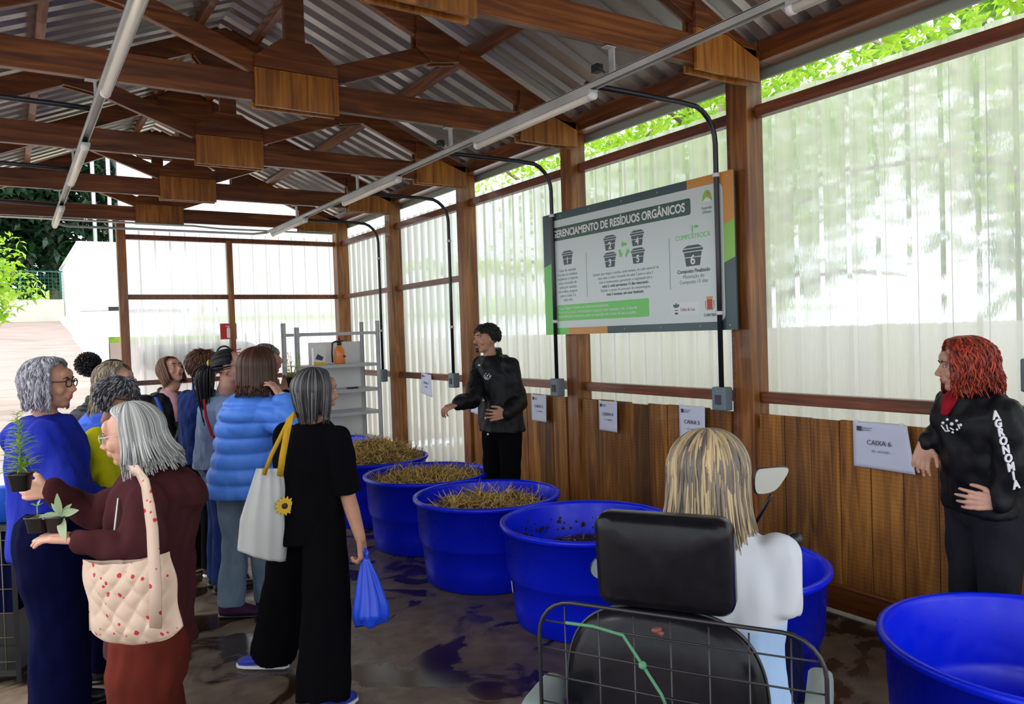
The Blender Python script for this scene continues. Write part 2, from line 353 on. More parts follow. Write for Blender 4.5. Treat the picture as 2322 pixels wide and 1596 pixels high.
# trusses
def truss(y, label, main=True):
    e = empty('roof_truss', (XA, y, HC), label, 'roof truss', 'roof trusses of the shed')
    T = .055
    def b(name, a, c, h, mt='beam', th=T, dy=0):
        o = MB().bar((a[0], dy, a[1] - HC), (c[0], dy, c[1] - HC), th, h, (0, 0, 1)).build(name, M[mt], e); bevel(o, .004); return o
    hb = lambda x: 4.13 - SL * abs(x)
    b('bottom_chord', (-HW, HC + .085), (HW - .01, HC + .085), .17)
    for s in (-1, 1):
        b('rafter', (s * .03, hb(0) + .075), (s * HW, hb(HW) + .075), .15)
        b('web_member', (s * .20, 3.37), (s * 1.04, hb(1.04) - .01), .12, 'beam')
        b('strut', (s * (HW - .5), HC + .17), (s * (HW - .5), hb(HW - .5) + .02), .10, 'beam', .05)
    b('king_post', (0, HC + .10), (0, 4.14), .13, 'beam')
    My = lambda dy: Matrix(((1, 0, 0, 0), (0, 0, 1, dy), (0, 1, 0, -HC), (0, 0, 0, 1)))
    for dy in (-T / 2 - .026, T / 2 + .002):
        g = MB().prism([(-.27, HC - .035), (.27, HC - .035), (.27, HC + .20), (-.27, HC + .20)], .024, My(dy)); bevel(g.build('centre_gusset', M['gusset'], e), .002)
        g = MB().prism([(-.27, HC + .204), (.27, HC + .204), (.27, HC + .27), (.10, HC + .40), (-.10, HC + .40), (-.27, HC + .27)], .024, My(dy)); bevel(g.build('upper_gusset', M['beam'], e), .002)
        for s in (-1, 1):
            g = MB().prism([(s * (HW - .02), HC - .035), (s * (HW - .02), HC + .10), (s * (HW - .30), HC + .20), (s * (HW - .56), HC + .20), (s * (HW - .56), HC - .035)], .024, My(dy))
            bevel(g.build('end_gusset', M['gusset'], e), .002)
            g = MB().prism([(s * (HW - .16), HC + .16), (s * (HW - .56), hb(HW - .56) + .10), (s * (HW - .56), HC + .204), (s * (HW - .3), HC + .204)], .024, My(dy)); bevel(g.build('heel_gusset', M['beam'], e), .002)
            x0, x1 = .86, 1.20
            g = MB().prism([(s * x0, hb(x0) - .09), (s * (x0 + .12), hb(x0 + .12) - .13), (s * x1, hb(x1) + .0), (s * x1, hb(x1) + .13), (s * x0, hb(x0) + .13)], .024, My(dy)); bevel(g.build('rafter_gusset', M['beam'], e), .002)
        g = MB().prism([(-.26, hb(.26) - .02), (-.2, hb(.2) - .12), (.2, hb(.2) - .12), (.26, hb(.26) - .02), (.26, hb(.26) + .13), (0, hb(0) + .14), (-.26, hb(.26) + .13)], .024, My(dy)); bevel(g.build('apex_gusset', M['beam'], e), .002)
tl = ['nearest roof truss, cut off by the top of the photo', 'roof truss with the large light gusset, second nearest', 'third roof truss counted from the camera', 'fourth roof truss, next to last', 'farthest roof truss, above the back wall']
for i, y in enumerate(YP): truss(y - .06, tl[i])
# purlins
pl = ['left slope lower purlin, crossing above the left light track', 'left purlin beside the roof ridge', 'right purlin beside the roof ridge', 'right slope middle purlin', 'left slope purlin at the eave']
for x, lb in zip((-1.36, -.24, .24, 1.36, -2.2), pl):
    h = HR - SL * abs(x) - .012
    g = MB().bar((XA + x, -2.1, h - .045), (XA + x, YB + .6, h - .045), .055, .075)
    tag(bevel(g.build('roof_purlin', M['beamY'], loc=(XA + x, .7, h)), .003), lb + ', running along the shed', 'purlin')

# plank cladding on the lower right wall
def planks(y0, y1, label):
    e = empty('plank_cladding', (W + .02, y0, 0), label, 'wall cladding', 'plank cladding along the right wall')
    g = MB(); n = max(1, round((y1 - y0) / .187)); w = (y1 - y0) / n
    for i in range(n):
        t = R.uniform(-.004, .004)
        g.box((.01 + t, i * w + .0025, .14 + R.uniform(-.01, .0)), (.036 + t, (i + 1) * w - .0025, 1.10 + R.uniform(-.008, .008)))
    bevel(g.build('boards', M['plank'], e), .003)
    bevel(MB().box((-.035, 0, .02), (.008, y1 - y0, .16)).build('base_board', M['beamY'], e), .004)
    bevel(MB().box((.045, 0, 1.00), (.08, y1 - y0, 1.08)).build('back_rail', M['beamY'], e), .004)
planks(.6, YP[0] - .005, 'plank cladding behind the red-haired woman')
planks(YP[0] + .218, YP[1] - .005, 'plank cladding under the sign board')
planks(YP[1] + .218, YP[2] - .005, 'plank cladding behind the standing man in black')

# ------------------------------------------------------------------ light tracks
def track(x, label, spans, y0, y1):
    e = empty('light_track', (x, y0, 3.0), label, 'light track', 'light tracks under the trusses')
    H = 0.01
    g = MB(); L = y1 - y0
    g.box((-.022, 0, H), (.022, L, H + .006)); g.box((-.022, 0, H - .03), (-.018, L, H + .004)); g.box((.018, 0, H - .03), (.022, L, H + .004))
    g.build('channel', M['alu'], e)
    for i, yt in enumerate(YP[:5]):
        if y0 < yt - .06 < y1:
            g = MB(); yy = yt - .06 - y0
            g.box((-.006, yy - .02, .016), (.006, yy + .02, .155)); g.box((-.05, yy - .022, .148), (.012, yy + .022, .155)); g.build('hanger', M['alu'], e)
    for a, b in spans:
        fx = MB(); a -= y0; b -= y0
        fx.box((-.03, a, -.045), (.03, b, -.022)); f = fx.build('lamp_housing', M['alu'], e)
        MB().tube([(0, a + .02, -.055), (0, b - .02, -.055)], .021, 12).build('lamp_tube', M['plastic_clear'], f)
        for q in (a, b - .02): MB().tube([(0, q - .005, -.052), (0, q + .025, -.052)], .026, 12).build('end_cap', M['white'], f)
    return e
track(2.75, 'right-hand light track crossing over the waste sign view', [(.9, 2.03), (3.30, 4.56), (5.82, 7.05), (8.2, 9.42)], .8, 9.6)
track(.47, 'left-hand light track with long tubes, over the crowd', [(1.9, 4.44), (5.68, 7.0), (8.3, 9.5)], 1.2, 9.6)
# black conduits down the wall
XC = W - .075
cl = ['right of the sign board', 'at the left end of the sign board', 'left of the standing man in black', 'beside the grey shelving']
def conduit(y, xs, label, down=True):
    e = empty('conduit_pipe', (XC, y, 3.04), label, 'conduit', 'black conduits feeding the light tracks')
    pts = [(xs - XC, 0, 0), (-.32, 0, 0)] + [(-.22 + .22 * math.sin(a), 0, -.22 + .22 * math.cos(a)) for a in [PI / 2 * i / 6 for i in range(1, 7)]] + [(0, 0, -.9), (0, 0, -1.78)]
    MB().tube(pts, .0165, 10).build('pipe', M['conduit'], e)
    for z in (-.42, -1.30):
        MB().tube([(0, 0, z - .012), (0, 0, z + .012)], .023, 10).build('clamp', M['clamp'], e)
    g = MB().box((-.035, -.055, -1.925), (.04, .055, -1.775)); b = bevel(g.build('junction_box', M['jbox'], e), .008)
    MB().box((-.042, -.022, -1.885), (-.036, .022, -1.825)).build('outlet', M['ink'], b)
for i, y in enumerate(YP[:4]): conduit(y + .20 if i == 0 else y + .19, 2.78, 'black conduit with grey socket box ' + cl[i])
conduit(1.585, 2.78, 'black conduit cut off by the right edge of the photo')
o = [q for q in COL.objects if q.name.startswith('conduit_pipe')][-1]; o.location.z += .20
for i, y in enumerate((YP[1] + .1, YP[2] + .1, YP[3] + .1)):
    o = MB().tube([(XA - HW, y, 3.05), (.30, y, 3.04), (.46, y, 3.035)], .016, 10).build('conduit_pipe', M['conduit'], loc=(XA - HW, y, 3.05))
    tag(o, 'black conduit joining the left light track, ' + ['nearest of three', 'middle of three', 'farthest of three'][i], 'conduit', 'black conduits left of the left light track')
o = MB().tube([(.47, 9.62, 3.0), (.6, 9.75, 2.99), (2.6, 9.75, 2.99), (2.75, 9.62, 3.0)], .014, 10).build('conduit_pipe', M['steel'], loc=(.47, 9.62, 3))
tag(o, 'grey conduit linking the far ends of the two light tracks', 'conduit')
o = MB().tube([(-.6, YP[4] - .14, 3.13), (2.0, YP[4] - .14, 3.12), (2.3, YP[4] - .14, 3.1), (3.8, YP[4] - .14, 3.1)], .012, 8).build('conduit_pipe', M['alu'], loc=(-.6, YP[4], 3.12))
tag(o, 'thin pale conduit fixed along the farthest truss', 'conduit')
for i, y in enumerate((YP[0], YP[1])):
    g = MB().box((2.68, y - .02, 3.035), (2.72, y + .03, 3.075)); g.tube([(2.7, y, 3.05), (2.66, y - .04, 3.06), (2.69, y - .07, 3.01)], .005, 6)
    tag(g.build('cable_plug', M['conduit'], loc=(2.7, y, 3.02)), 'black plug on the right light track by the ' + ['nearest hanger', 'second hanger'][i], 'plug')

# ------------------------------------------------------------------ outside
def leaves(n, rnd, centre, rad, size, shape='ball', hollow=.55, wid=.42):
    g = MB()
    for _ in range(n):
        while True:
            v = Vector((rnd.uniform(-1, 1), rnd.uniform(-1, 1), rnd.uniform(-1, 1)))
            if hollow < v.length < 1: break
        q = noise.noise(v * 2.1 + Vector(centre)) * .45 + 1
        p = Vector(centre) + Vector((v.x * rad[0], v.y * rad[1], v.z * rad[2])) * q
        d = Vector((rnd.gauss(0, 1), rnd.gauss(0, 1), rnd.gauss(0, .6) - .35)).normalized()
        x = d.cross(Vector((rnd.gauss(0, .5), rnd.gauss(0, .5), 1))).normalized(); nn = x.cross(d)
        L = size * rnd.uniform(.6, 1.3); wd = L * wid
        g.add([p, p + d * L * .45 + x * wd * .5 + nn * L * .08, p + d * L - nn * L * .10, p + d * L * .45 - x * wd * .5 + nn * L * .08, p + d * L * .5],
              [(0, 1, 4), (1, 2, 4), (2, 3, 4), (3, 0, 4)])
    return g
def tree(loc, h, cr, lmat, n, size, label, group, seed, branches=7, z0=None, hollow=.55):
    rnd = random.Random(seed); e = empty('tree', loc, label, 'tree', group)
    t = MB(); top = Vector((0, 0, h - cr[2] * .7)); t.tube([(0, 0, 0), (rnd.uniform(-.1, .1), .05, top.z * .5), top], [cr[0] * .06 + .05, cr[0] * .05 + .04, .05], 9)
    for i in range(branches):
        a = 2 * PI * i / branches + rnd.uniform(-.4, .4); b0 = Vector((0, 0, top.z * rnd.uniform(.45, .95)))
        b1 = b0 + Vector((math.cos(a) * cr[0] * .5, math.sin(a) * cr[1] * .5, cr[2] * .25)); b2 = b1 + Vector((math.cos(a + .4) * cr[0] * .4, math.sin(a + .4) * cr[1] * .4, rnd.uniform(-.1, .5) * cr[2]))
        t.tube([b0, b1, b2], [.045, .032, .014], 7)
    t.build('trunk', M['bark'], e)
    leaves(n, rnd, (0, 0, h - cr[2]), cr, size, hollow=hollow).build('foliage', lmat, e)
    return e
g_r = 'leafy trees outside the right wall'
for i, (x, y, h, r) in enumerate([(7.3, 2.6, 6.0, 2.2), (6.9, 6.0, 5.3, 1.7), (7.4, 9.2, 5.2, 1.8)]):
    tree((x, y, -.1), h, (r, r * 1.1, r * .80), M['leaf_bright'], 5600, .125, ['bright green leafy tree showing above the nearest right wall bay', 'bright green tree showing above the sign board', 'green leafy tree behind the far right wall bays'][i], g_r, 11 + i, 9, hollow=.1)
# broad-leaved bananas by the wall
def banana(loc, h, label, seed, n=9, mt='leaf_bright'):
    rnd = random.Random(seed); e = empty('banana_plant', loc, label, 'plant', 'broad-leaved plants outside the wall')
    MB().tube([(0, 0, 0), (0, 0, h * .6)], [.12, .08], 10).build('stem', M['bark'], e)
    for i in range(n):
        a = 2 * PI * i / n + rnd.uniform(-.3, .3); L = rnd.uniform(1.0, 1.6); g = MB(); vs = []
        for t in range(9):
            u = t / 8; w = .24 * math.sin(PI * min(1, u * .9 + .08)) ** .7; c = Vector((math.cos(a) * L * u, math.sin(a) * L * u, h * .6 + 1.1 * u - 1.0 * u * u * rnd.uniform(.9, 1.1)))
            s_ = Vector((-math.sin(a), math.cos(a), 0)); vs += [c - s_ * w + Vector((0, 0, w * .4)), c, c + s_ * w + Vector((0, 0, w * .4))]
        g.add(vs, [(3 * t + q, 3 * t + q + 1, 3 * t + q + 4, 3 * t + q + 3) for t in range(8) for q in (0, 1)]); g.build('leaf', M[mt], e)
banana((6.9, 7.2, -.1), 4.6, 'broad-leaved plant seen in the gap above the man in black', 3, mt='leaf_mid')
banana((6.9, 12.6, -.1), 4.6, 'broad-leaved plant seen in the gap by the corner post', 5)
# pale garden wall beyond the right-hand sheets
g = MB().box((5.9, -2, -.12), (6.05, 12.6, 1.63)); tag(g.build('garden_wall', M['cream'], loc=(6, 5, -.1)), 'long pale garden wall behind the translucent right wall', 'wall')
# grey water tank behind the back sheets
MT = mat('grey_tank', (.10, .10, .09), .6)
g = MB(); 
def capsule(L, r): 
    q = MB(); q.lathe([(0.001, -L / 2)] + [(r * math.sin(a), -L / 2 + r - r * math.cos(a)) for a in [PI / 2 * i / 8 for i in range(1, 9)]] + [(r * math.sin(a), L / 2 - r - r * math.cos(a)) for a in [PI / 2 + PI / 2 * i / 8 for i in range(0, 8)]] + [(0.001, L / 2)], n=28); return q
e = empty('water_tank', (2.15, YB + .42, 0), 'long grey water tank with rounded ends behind the back sheets', 'tank')
q = capsule(1.5, .17); q.v = [(z, y, x + 1.49) for x, y, z in q.v]; q.build('tank_body', MT, e)
for sx in (-.45, .45):
    MB().box((sx - .03, -.1, -.02), (sx + .03, .1, 1.36)).build('leg', MT, e)
# container, walls, fence at the top of the driveway
M['cont'] = noisy('container_white', (.80, .82, .84), (.88, .89, .90), .6, .5, 0)
e = empty('shipping_container', (2.36, 33, 3.03), 'white corrugated shipping container on a low wall up the driveway', 'container')
L, Wd, Hh = 11.0, 3.9, 2.6; g = MB(); pr = wavy(0, Wd, .28, .05); n = len(pr)
g.add([(u, -d, z) for z in (.12, Hh - .1) for u, d in pr], [(i, i + 1, n + i + 1, n + i) for i in range(n - 1)], False); g.build('front_wall', M['cont'], e)
g = MB(); pr = wavy(0, L, .28, .05); n = len(pr); g.add([(d - .02, u, z) for z in (.12, Hh - .1) for u, d in pr], [(i, i + 1, n + i + 1, n + i) for i in range(n - 1)], False); g.build('side_wall', M['cont'], e)
g = MB()
g.bar((0, 0, 0.06), (Wd, 0, .06), .12, .12); g.bar((0, 0, Hh - .05), (Wd, 0, Hh - .05), .12, .12); g.bar((0, 0, 0.06), (0, L, .06), .12, .12); g.bar((0, 0, Hh - .05), (0, L, Hh - .05), .12, .12)
for x, y in ((0, 0), (0, L), (Wd, 0)): g.bar((x, y, 0), (x, y, Hh), .16, .16, (0, 1, 0))
g.build('frame', M['cont'], e)
g = MB().box((0, 0, Hh - .03), (Wd, L, Hh)); g.build('roof_panel', M['cont'], e)
MB().box((.9, -.10, .0), (3.9, -.065, .14)).build('fork_pocket', M['conduit'], e)
tag(MB().box((2.1, 32.7, 1.2), (6.6, 45, 3.0)).build('low_wall', M['cont'], loc=(2.1, 32.7, 2)), 'low white wall carrying the shipping container', 'wall')
tag(MB().box((2.0, 22, -.1), (2.15, 32.68, 2.35)).build('kerb_wall', M['cont'], loc=(2.0, 22, 1)), 'low white wall along the right side of the driveway', 'wall')
e = empty('planter_bed', (2.17, 22, 0), 'grass bed behind a low pinkish wall beside the driveway', 'planter')
MB().box((0, 0, 0), (3.5, .2, 1.75)).build('bed_wall', M['drive'], e); MB().box((0, .2, 0), (3.5, 8, 1.9)).build('lawn', M['grass'], e)
tag(MB().box((-9, 42, 2.4), (2.3, 42.25, 3.95)).build('boundary_wall', M['cream'], loc=(-9, 42, 2.4)), 'pale boundary wall at the top of the driveway', 'wall')
M['fgreen'] = mat('green_fence_paint', (.02, .16, .13), .6)
e = empty('mesh_fence', (-9, 42.12, 3.97), 'green wire mesh fence on top of the boundary wall', 'fence')
for i in range(8): MB().tube([(i * 1.6, 0, 0), (i * 1.6, 0, 1.3)], .05, 6).build('fence_post', M['fgreen'], e)
g = MB()
for i in range(9): g.bar((0, 0, .02 + i * .16), (11.3, 0, .02 + i * .16), .012 if i < 8 else .05, .012 if i < 8 else .05)
for i in range(70): g.bar((i * .16, 0, 0), (i * .16, 0, 1.3), .012, .012, (0, 1, 0))
g.build('wire_mesh', M['fgreen'], e)
for i, x in enumerate((4.02, 4.75)):
    tag(MB().tube([(x, 45.3, 2.9), (x, 45.3, 13)], .10, 10).build('lamp_pole', M['alu'], loc=(x, 45.3, 2.9)), ['left', 'right'][i] + ' one of two pale poles above the container', 'pole', 'pale poles by the container')
tag(MB().box((-.62, 33, 2.0), (-.35, 33.3, 4.3)).build('gate_post', M['cont'], loc=(-.5, 33, 2)), 'white gate post at the left side of the driveway', 'post')
g = MB().box((5.35, 47, 2.5), (26, 60, 19)); tag(g.build('white_building', M['cont'], loc=(6, 47, 3)), 'plain tall white building behind the container and the back wall', 'building')
k2 = 0
for x, y, h, r in [(-7, 47, 9, 4), (-2, 48, 11, 4.5), (2.3, 49, 13, 3.6), (-4.5, 54, 15, 5), (1, 56, 17, 5)]:
    k2 += 1
    tree((x, y, 3), h, (r, r * .8, h * .42), M['leaf_dark'] if k2 not in (99,) else M['leaf_mid'], 3800, .75, 'dark green forest tree beyond the boundary wall', 'forest trees behind the boundary wall', 40 + k2, 5, hollow=.3)
tree((-.62, 17.5, .2), 3.75, (.95, 1.0, .95), M['leaf_bright'], 2600, .16, 'yellow-green tree at the left edge beside the driveway', None, 61, 6, hollow=.1)
for i, (x, y, h, r) in enumerate([(11, 4.2, 7.5, 2.2), (12.5, 11, 8, 2.6)]):
    tree((x, y, -.1), h, (r, r, h * .40), M['leaf_mid'], 1600, .45, 'taller mid-green tree standing back from the right wall', 'taller trees behind the right wall', 80 + i, 5, hollow=.2)

# ------------------------------------------------------------------ tubs and their filling
def bluemat():
    M_ = mat('blue_plastic', (.0, .018, .75), .34, spec=.35); b = M_.node_tree.nodes['Principled BSDF']
    n = nd(M_, 'TexNoise', Scale=16, Detail=6); lk(M_, coords(M_), n.inputs['Vector'])
    n2 = nd(M_, 'TexNoise', Scale=1.8, Detail=5); lk(M_, coords(M_), n2.inputs['Vector'])
    lk(M_, ramp(M_, n2.outputs[0], [(.3, (.0005, .010, .66)), (.7, (.001, .020, .92))]), b.inputs['Base Color'])
    lk(M_, ramp(M_, n.outputs[0], [(.3, (.24,) * 3), (.7, (.42,) * 3)]), b.inputs['Roughness']); b.inputs['Subsurface Weight'].default_value = 0
    return M_
M['blue'] = bluemat()
M['bluein'] = mat('blue_plastic_worn_rim', (.03, .08, .60), .4)
M['soil'] = noisy('dark_compost', (.018, .010, .006), (.075, .045, .022), 30, .95, .9)
M['straw'] = mat('dry_straw', (.42, .29, .10), .7)
def strawmat():
    M_ = M['straw']; b = M_.node_tree.nodes['Principled BSDF']; a = nd(M_, 'VertexColor'); a.layer_name = 'Col'; lk(M_, a.outputs[0], b.inputs['Base Color'])
strawmat()
TH = .57
def tub(x, y, label):
    e = empty('compost_tub', (x, y, 0), label, 'tub', 'blue compost tubs along the right wall')
    prof = [(.001, .0), (.405, .0), (.425, .012), (.437, .13), (.447, .262), (.458, .268), (.462, .285), (.468, .30), (.480, TH - .035), (.495, TH - .035), (.505, TH - .02), (.503, TH - .004), (.490, TH), (.476, TH - .004), (.468, TH - .02),
            (.456, .31), (.448, .285), (.436, .27), (.425, .14), (.416, .03), (.405, .018), (.001, .018)]
    MB().lathe(prof, n=72).build('tub_body', M['blue'], e)
    return e
def heap(x, y, z0, r, amp, label, kind, seed, ns=1500, peak=0.05):
    """loose filling: a bumpy heap surface plus thousands of stalks"""
    rnd = random.Random(seed); c = Vector((x, y, 0)); off = Vector((seed * 3.1, 0, 0))
    hf = lambda px, py: z0 + peak * (1 - (px * px + py * py) / (r * r)) + amp * noise.noise(Vector((px * 5, py * 5, 0)) + off) + amp * .5 * noise.noise(Vector((px * 14, py * 14, 0)) + off)
    g = MB(); g.col = (.10, .06, .02, 1) if kind == 'straw' else (.03, .018, .01, 1)
    nr, na = 14, 48; vs = [Vector((x, y, hf(0, 0)))]
    for i in range(1, nr + 1):
        for k_ in range(na):
            rr = r * i / nr; a = 2 * PI * k_ / na; vs.append(Vector((x + rr * math.cos(a), y + rr * math.sin(a), hf(rr * math.cos(a), rr * math.sin(a)))))
    fs = [(0, 1 + k_, 1 + (k_ + 1) % na) for k_ in range(na)] + [(1 + (i - 1) * na + k_, 1 + i * na + k_, 1 + i * na + (k_ + 1) % na, 1 + (i - 1) * na + (k_ + 1) % na) for i in range(1, nr) for k_ in range(na)]
    g.add(vs, fs)
    for _ in range(ns):
        rr = r * math.sqrt(rnd.random()) * .97; a = rnd.uniform(0, 2 * PI); px, py = rr * math.cos(a), rr * math.sin(a)
        p = Vector((x + px, y + py, hf(px, py) + rnd.uniform(-.005, .018))); L = rnd.uniform(.04, .13) if kind == 'straw' else rnd.uniform(.01, .05)
        up = rnd.random() ** 6 * 1.2 if kind == 'straw' else .1
        d = Vector((rnd.gauss(0, 1), rnd.gauss(0, 1), up * 1.5 + rnd.gauss(0, .25))).normalized(); d2 = (d + Vector((rnd.gauss(0, .35), rnd.gauss(0, .35), rnd.gauss(0, .3)))).normalized()
        sh = rnd.uniform(.45, 1.25)
        g.col = (min(1, .74 * sh * sh), .50 * sh * sh, .155 * sh * sh, 1) if kind == 'straw' or rnd.random() < .12 else (.05 * sh, .03 * sh, .015 * sh, 1)
        q1 = p + d * L * .5; q2 = q1 + d2 * L * .5
        lim = .455
        if z0 < TH:
            for q in (q1, q2):
                rq = math.hypot(q.x - x, q.y - y)
                if rq > lim and q.z < TH + .02: q.x = x + (q.x - x) * lim / rq; q.y = y + (q.y - y) * lim / rq
        g.tube([p, q1, q2], [.0034, .0032, .0014] if kind == 'straw' else [.0024, .0024, .001], 3, False)
    return tag(g.build('straw' if kind == 'straw' else 'compost', M['straw'], loc=(x, y, z0)), label, 'straw' if kind == 'straw' else 'compost', kind='stuff')
TUBS = [(2.78, 7.95, 'blue tub farthest back, half hidden by the tub heaped with straw'), (2.76, 6.60, 'blue tub heaped above its rim with straw'),
        (2.76, 5.52, 'blue tub of straw level with its rim, left of the standing man'), (2.70, 4.50, 'blue tub with a sunken mound of straw in front of the standing man'),
        (2.755, 3.48, 'blue tub with soil-spattered inside, left of the black headrest'), (2.71, 2.47, 'blue tub of dark compost behind the blonde woman'),
        (2.84, 1.17, 'nearest blue tub, cut off at the lower right corner')]
for x, y, lb in TUBS: tub(x, y, lb)
heap(2.78, 7.95, .33, .44, .02, 'straw lying low inside the farthest blue tub', 'straw', 1, 500, .03)
heap(2.76, 6.60, .52, .45, .05, 'straw heaped above the rim of its blue tub', 'straw', 2, 3000, .14)
heap(2.76, 5.52, .475, .45, .045, 'straw filling the tub left of the standing man', 'straw', 3, 3000, .055)
heap(2.70, 4.50, .415, .44, .07, 'sunken mound of straw in the tub before the standing man', 'straw', 4, 2800, .08)
heap(2.755, 3.48, .33, .437, .03, 'dark compost in the tub left of the black headrest', 'soil', 5, 1800, .05)
heap(2.71, 2.47, .33, .437, .03, 'dark compost in the tub behind the blonde woman', 'soil', 6, 1800, .04)
heap(2.90, 1.20, .03, .33, .03, 'small patch of compost on the bottom of the nearest tub', 'soil', 7, 1500, .05)
# spatter of soil on the inside of tub four, label patch
rnd = random.Random(5)
g = MB(); x, y = 2.755, 3.48
for _ in range(240):
    a = rnd.uniform(0, 2 * PI); z = .40 + abs(rnd.gauss(0, .035)); rr = .4565 + (z - .31) * .045 - .006
    c_ = Vector((x + rr * math.cos(a), y + rr * math.sin(a), z)); s_ = rnd.uniform(.003, .011)
    g.ell(c_, (s_, s_, s_ * 1.2), None, 6, 4)
tag(g.build('soil_spatter', M['soil'], loc=(x, y, .4)), 'crumbs of soil stuck inside the tub left of the headrest', 'soil', kind='stuff')
def text(body, size, Mx, mt, parent=None, align='LEFT', bold=0, name='lettering', ext=.0006, sx=1, space=1):
    cu = bpy.data.curves.new(name, 'FONT'); cu.body = body; cu.size = size; cu.align_x = align; cu.offset = bold; cu.extrude = ext; cu.space_character = space
    cu.materials.append(mt); o = bpy.data.objects.new(name, cu); COL.objects.link(o); o.matrix_world = Mx @ Matrix.Scale(sx, 4, (1, 0, 0))
    dg = bpy.context.evaluated_depsgraph_get(); me = bpy.data.meshes.new_from_object(o.evaluated_get(dg)); bpy.data.objects.remove(o); bpy.data.curves.remove(cu)
    me.name = name; me.materials.clear(); me.materials.append(mt); o = bpy.data.objects.new(name, me); COL.objects.link(o)
    if parent is not None: o.parent = parent
    o.matrix_basis = Mx @ Matrix.Scale(sx, 4, (1, 0, 0))
    return o
a = math.atan2(3.79 - 3.48, 2.365 - 2.755) + .25
for ob in [o for o in COL.objects if o.name.startswith('compost_tub') and abs(o.location.y - 3.48) < .01]:
    g = MB(); pts = [(.4555, .19), (.4605, .262)]
    g.add([((r_ + .0005) * math.cos(a + t), (r_ + .0005) * math.sin(a + t), z) for r_, z in ((.446, .18), (.4505, .245)) for t in (-.055, .0, .055)], [(0, 1, 4, 3), (1, 2, 5, 4)], False)
    g.build('sticker', M['white'], ob)

# ------------------------------------------------------------------ sign board
M['sg_dark'] = mat('sign_slate', (.035, .075, .085), .35); M['sg_or'] = mat('sign_orange', (.62, .26, .045), .35); M['sg_gr'] = mat('sign_green', (.25, .55, .07), .35)
M['sg_g2'] = mat('sign_fresh_green', (.13, .60, .10), .35); M['sg_wh'] = mat('sign_white', (.62, .70, .68), .3); M['sg_tt'] = mat('sign_title_green', (.025, .085, .065), .35)
M['sg_tx'] = mat('sign_text_grey', (.07, .10, .11), .5); M['lt'] = mat('white_lettering', (.8, .82, .8), .5); M['red'] = mat('sign_red', (.55, .01, .015), .4)
M['lgrey'] = mat('light_grey_text', (.20, .24, .24), .5)
SB = Matrix(((0, 0, -1, W - .046), (-1, 0, 0, 5.33), (0, 1, 0, 1.63), (0, 0, 0, 1)))
e = empty('sign_board', (0, 0, 0), 'large white board on organic waste management with a dark, orange and green border', 'sign'); e.matrix_world = SB
I4 = Matrix()
def T(u, v, w=0): return Matrix.Translation((u, v, w))
def poly(name, pts, mt, z, th=.0008, parent=None): return MB().prism(pts, th, T(0, 0, z)).build(name, M[mt], parent or e)
def rrect(u0, v0, u1, v1, r, n=6, corners=(1, 1, 1, 1)):
    out = []
    for (cx, cy, a0), on in zip(((u1 - r, v1 - r, 0), (u0 + r, v1 - r, 90), (u0 + r, v0 + r, 180), (u1 - r, v0 + r, 270)), corners):
        if on: out += [(cx + r * math.cos(math.radians(a0 + 90 * i / n)), cy + r * math.sin(math.radians(a0 + 90 * i / n))) for i in range(n + 1)]
        else: out.append((u1 if a0 in (0, 270) else u0, v1 if a0 in (0, 90) else v0))
    return out
U1 = 2.055
poly('board', [(0, 0), (U1, 0), (U1, 1.006), (0, 1.006)], 'sg_dark', 0, .012)
bd = bpy.data.objects['board']; 
poly('border_orange', [(1.66, 1.006), (U1, 1.006), (U1, .70), (1.95, .665), (1.66, .93)], 'sg_or', .0125)
poly('border_green', [(U1, .70), (1.94, .66), (1.94, .42), (U1, .46)], 'sg_gr', .0127)
poly('border_green', [(0, 0), (.317, 0), (.317, .07), (.125, .07), (.125, .60), (0, .57)], 'sg_g2', .0125)
poly('border_orange', [(.317, 0), (.805, 0), (.805, .07), (.317, .07)], 'sg_or', .0125)
poly('white_field', rrect(.108, .055, 1.965, .945, .05, 6, (1, 0, 0, 1)), 'sg_wh', .0133)
poly('title_bar', rrect(.112, .775, 1.69, .886, .018, 4, (1, 0, 0, 1)), 'sg_tt', .0142)
text('GERENCIAMENTO DE RESÍDUOS ORGÂNICOS', .083, T(.140, .803, .0155), M['lt'], e, bold=.0022, sx=.872)
def bucket(u, v, s, num):
    for q in ([(-.62, .20), (.62, .20), (.62, .31), (-.62, .31)], [(-.60, .35), (.60, .35), (.34, .47), (-.34, .47)], [(-.55, .16), (.55, .16), (.50, -.06), (-.50, -.06)], [(-.49, -.10), (.49, -.10), (.42, -.48), (-.42, -.48)]):
        poly('bucket_symbol', [(u + a_ * s, v + b_ * s) for a_, b_ in q], 'sg_tx', .0142)
    t_ = text(num, s * .62, T(u, v - .40 * s, .0158), M['lt'], e, 'CENTER', .0016)
for u, v, n_ in ((.332, .626, '1'), (.862, .685, '2'), (.859, .557, '3'), (1.164, .685, '4'), (1.167, .557, '5')): bucket(u, v, .118, n_)
bucket(1.699, .503, .145, '6')
for i in range(3):       # recycling arrows
    a0 = math.radians(90 + 120 * i); g = MB(); pts = []
    cc = (1.017, .612)
    for a_, r_ in ((-1.1, .062), (-.25, .060), (-.25, .074), (.28, .048), (-.25, .022), (-.25, .036), (-1.1, .036)): pts.append((cc[0] + r_ * math.cos(a0 + a_ + .4), cc[1] + r_ * math.sin(a0 + a_ + .4)))
    poly('recycling_arrow', pts, 'sg_g2', .0142)
for u in (.572, 1.483): poly('divider_line', [(u, .29), (u + .003, .29), (u + .003, .64), (u, .64)], 'sg_tx', .0142)
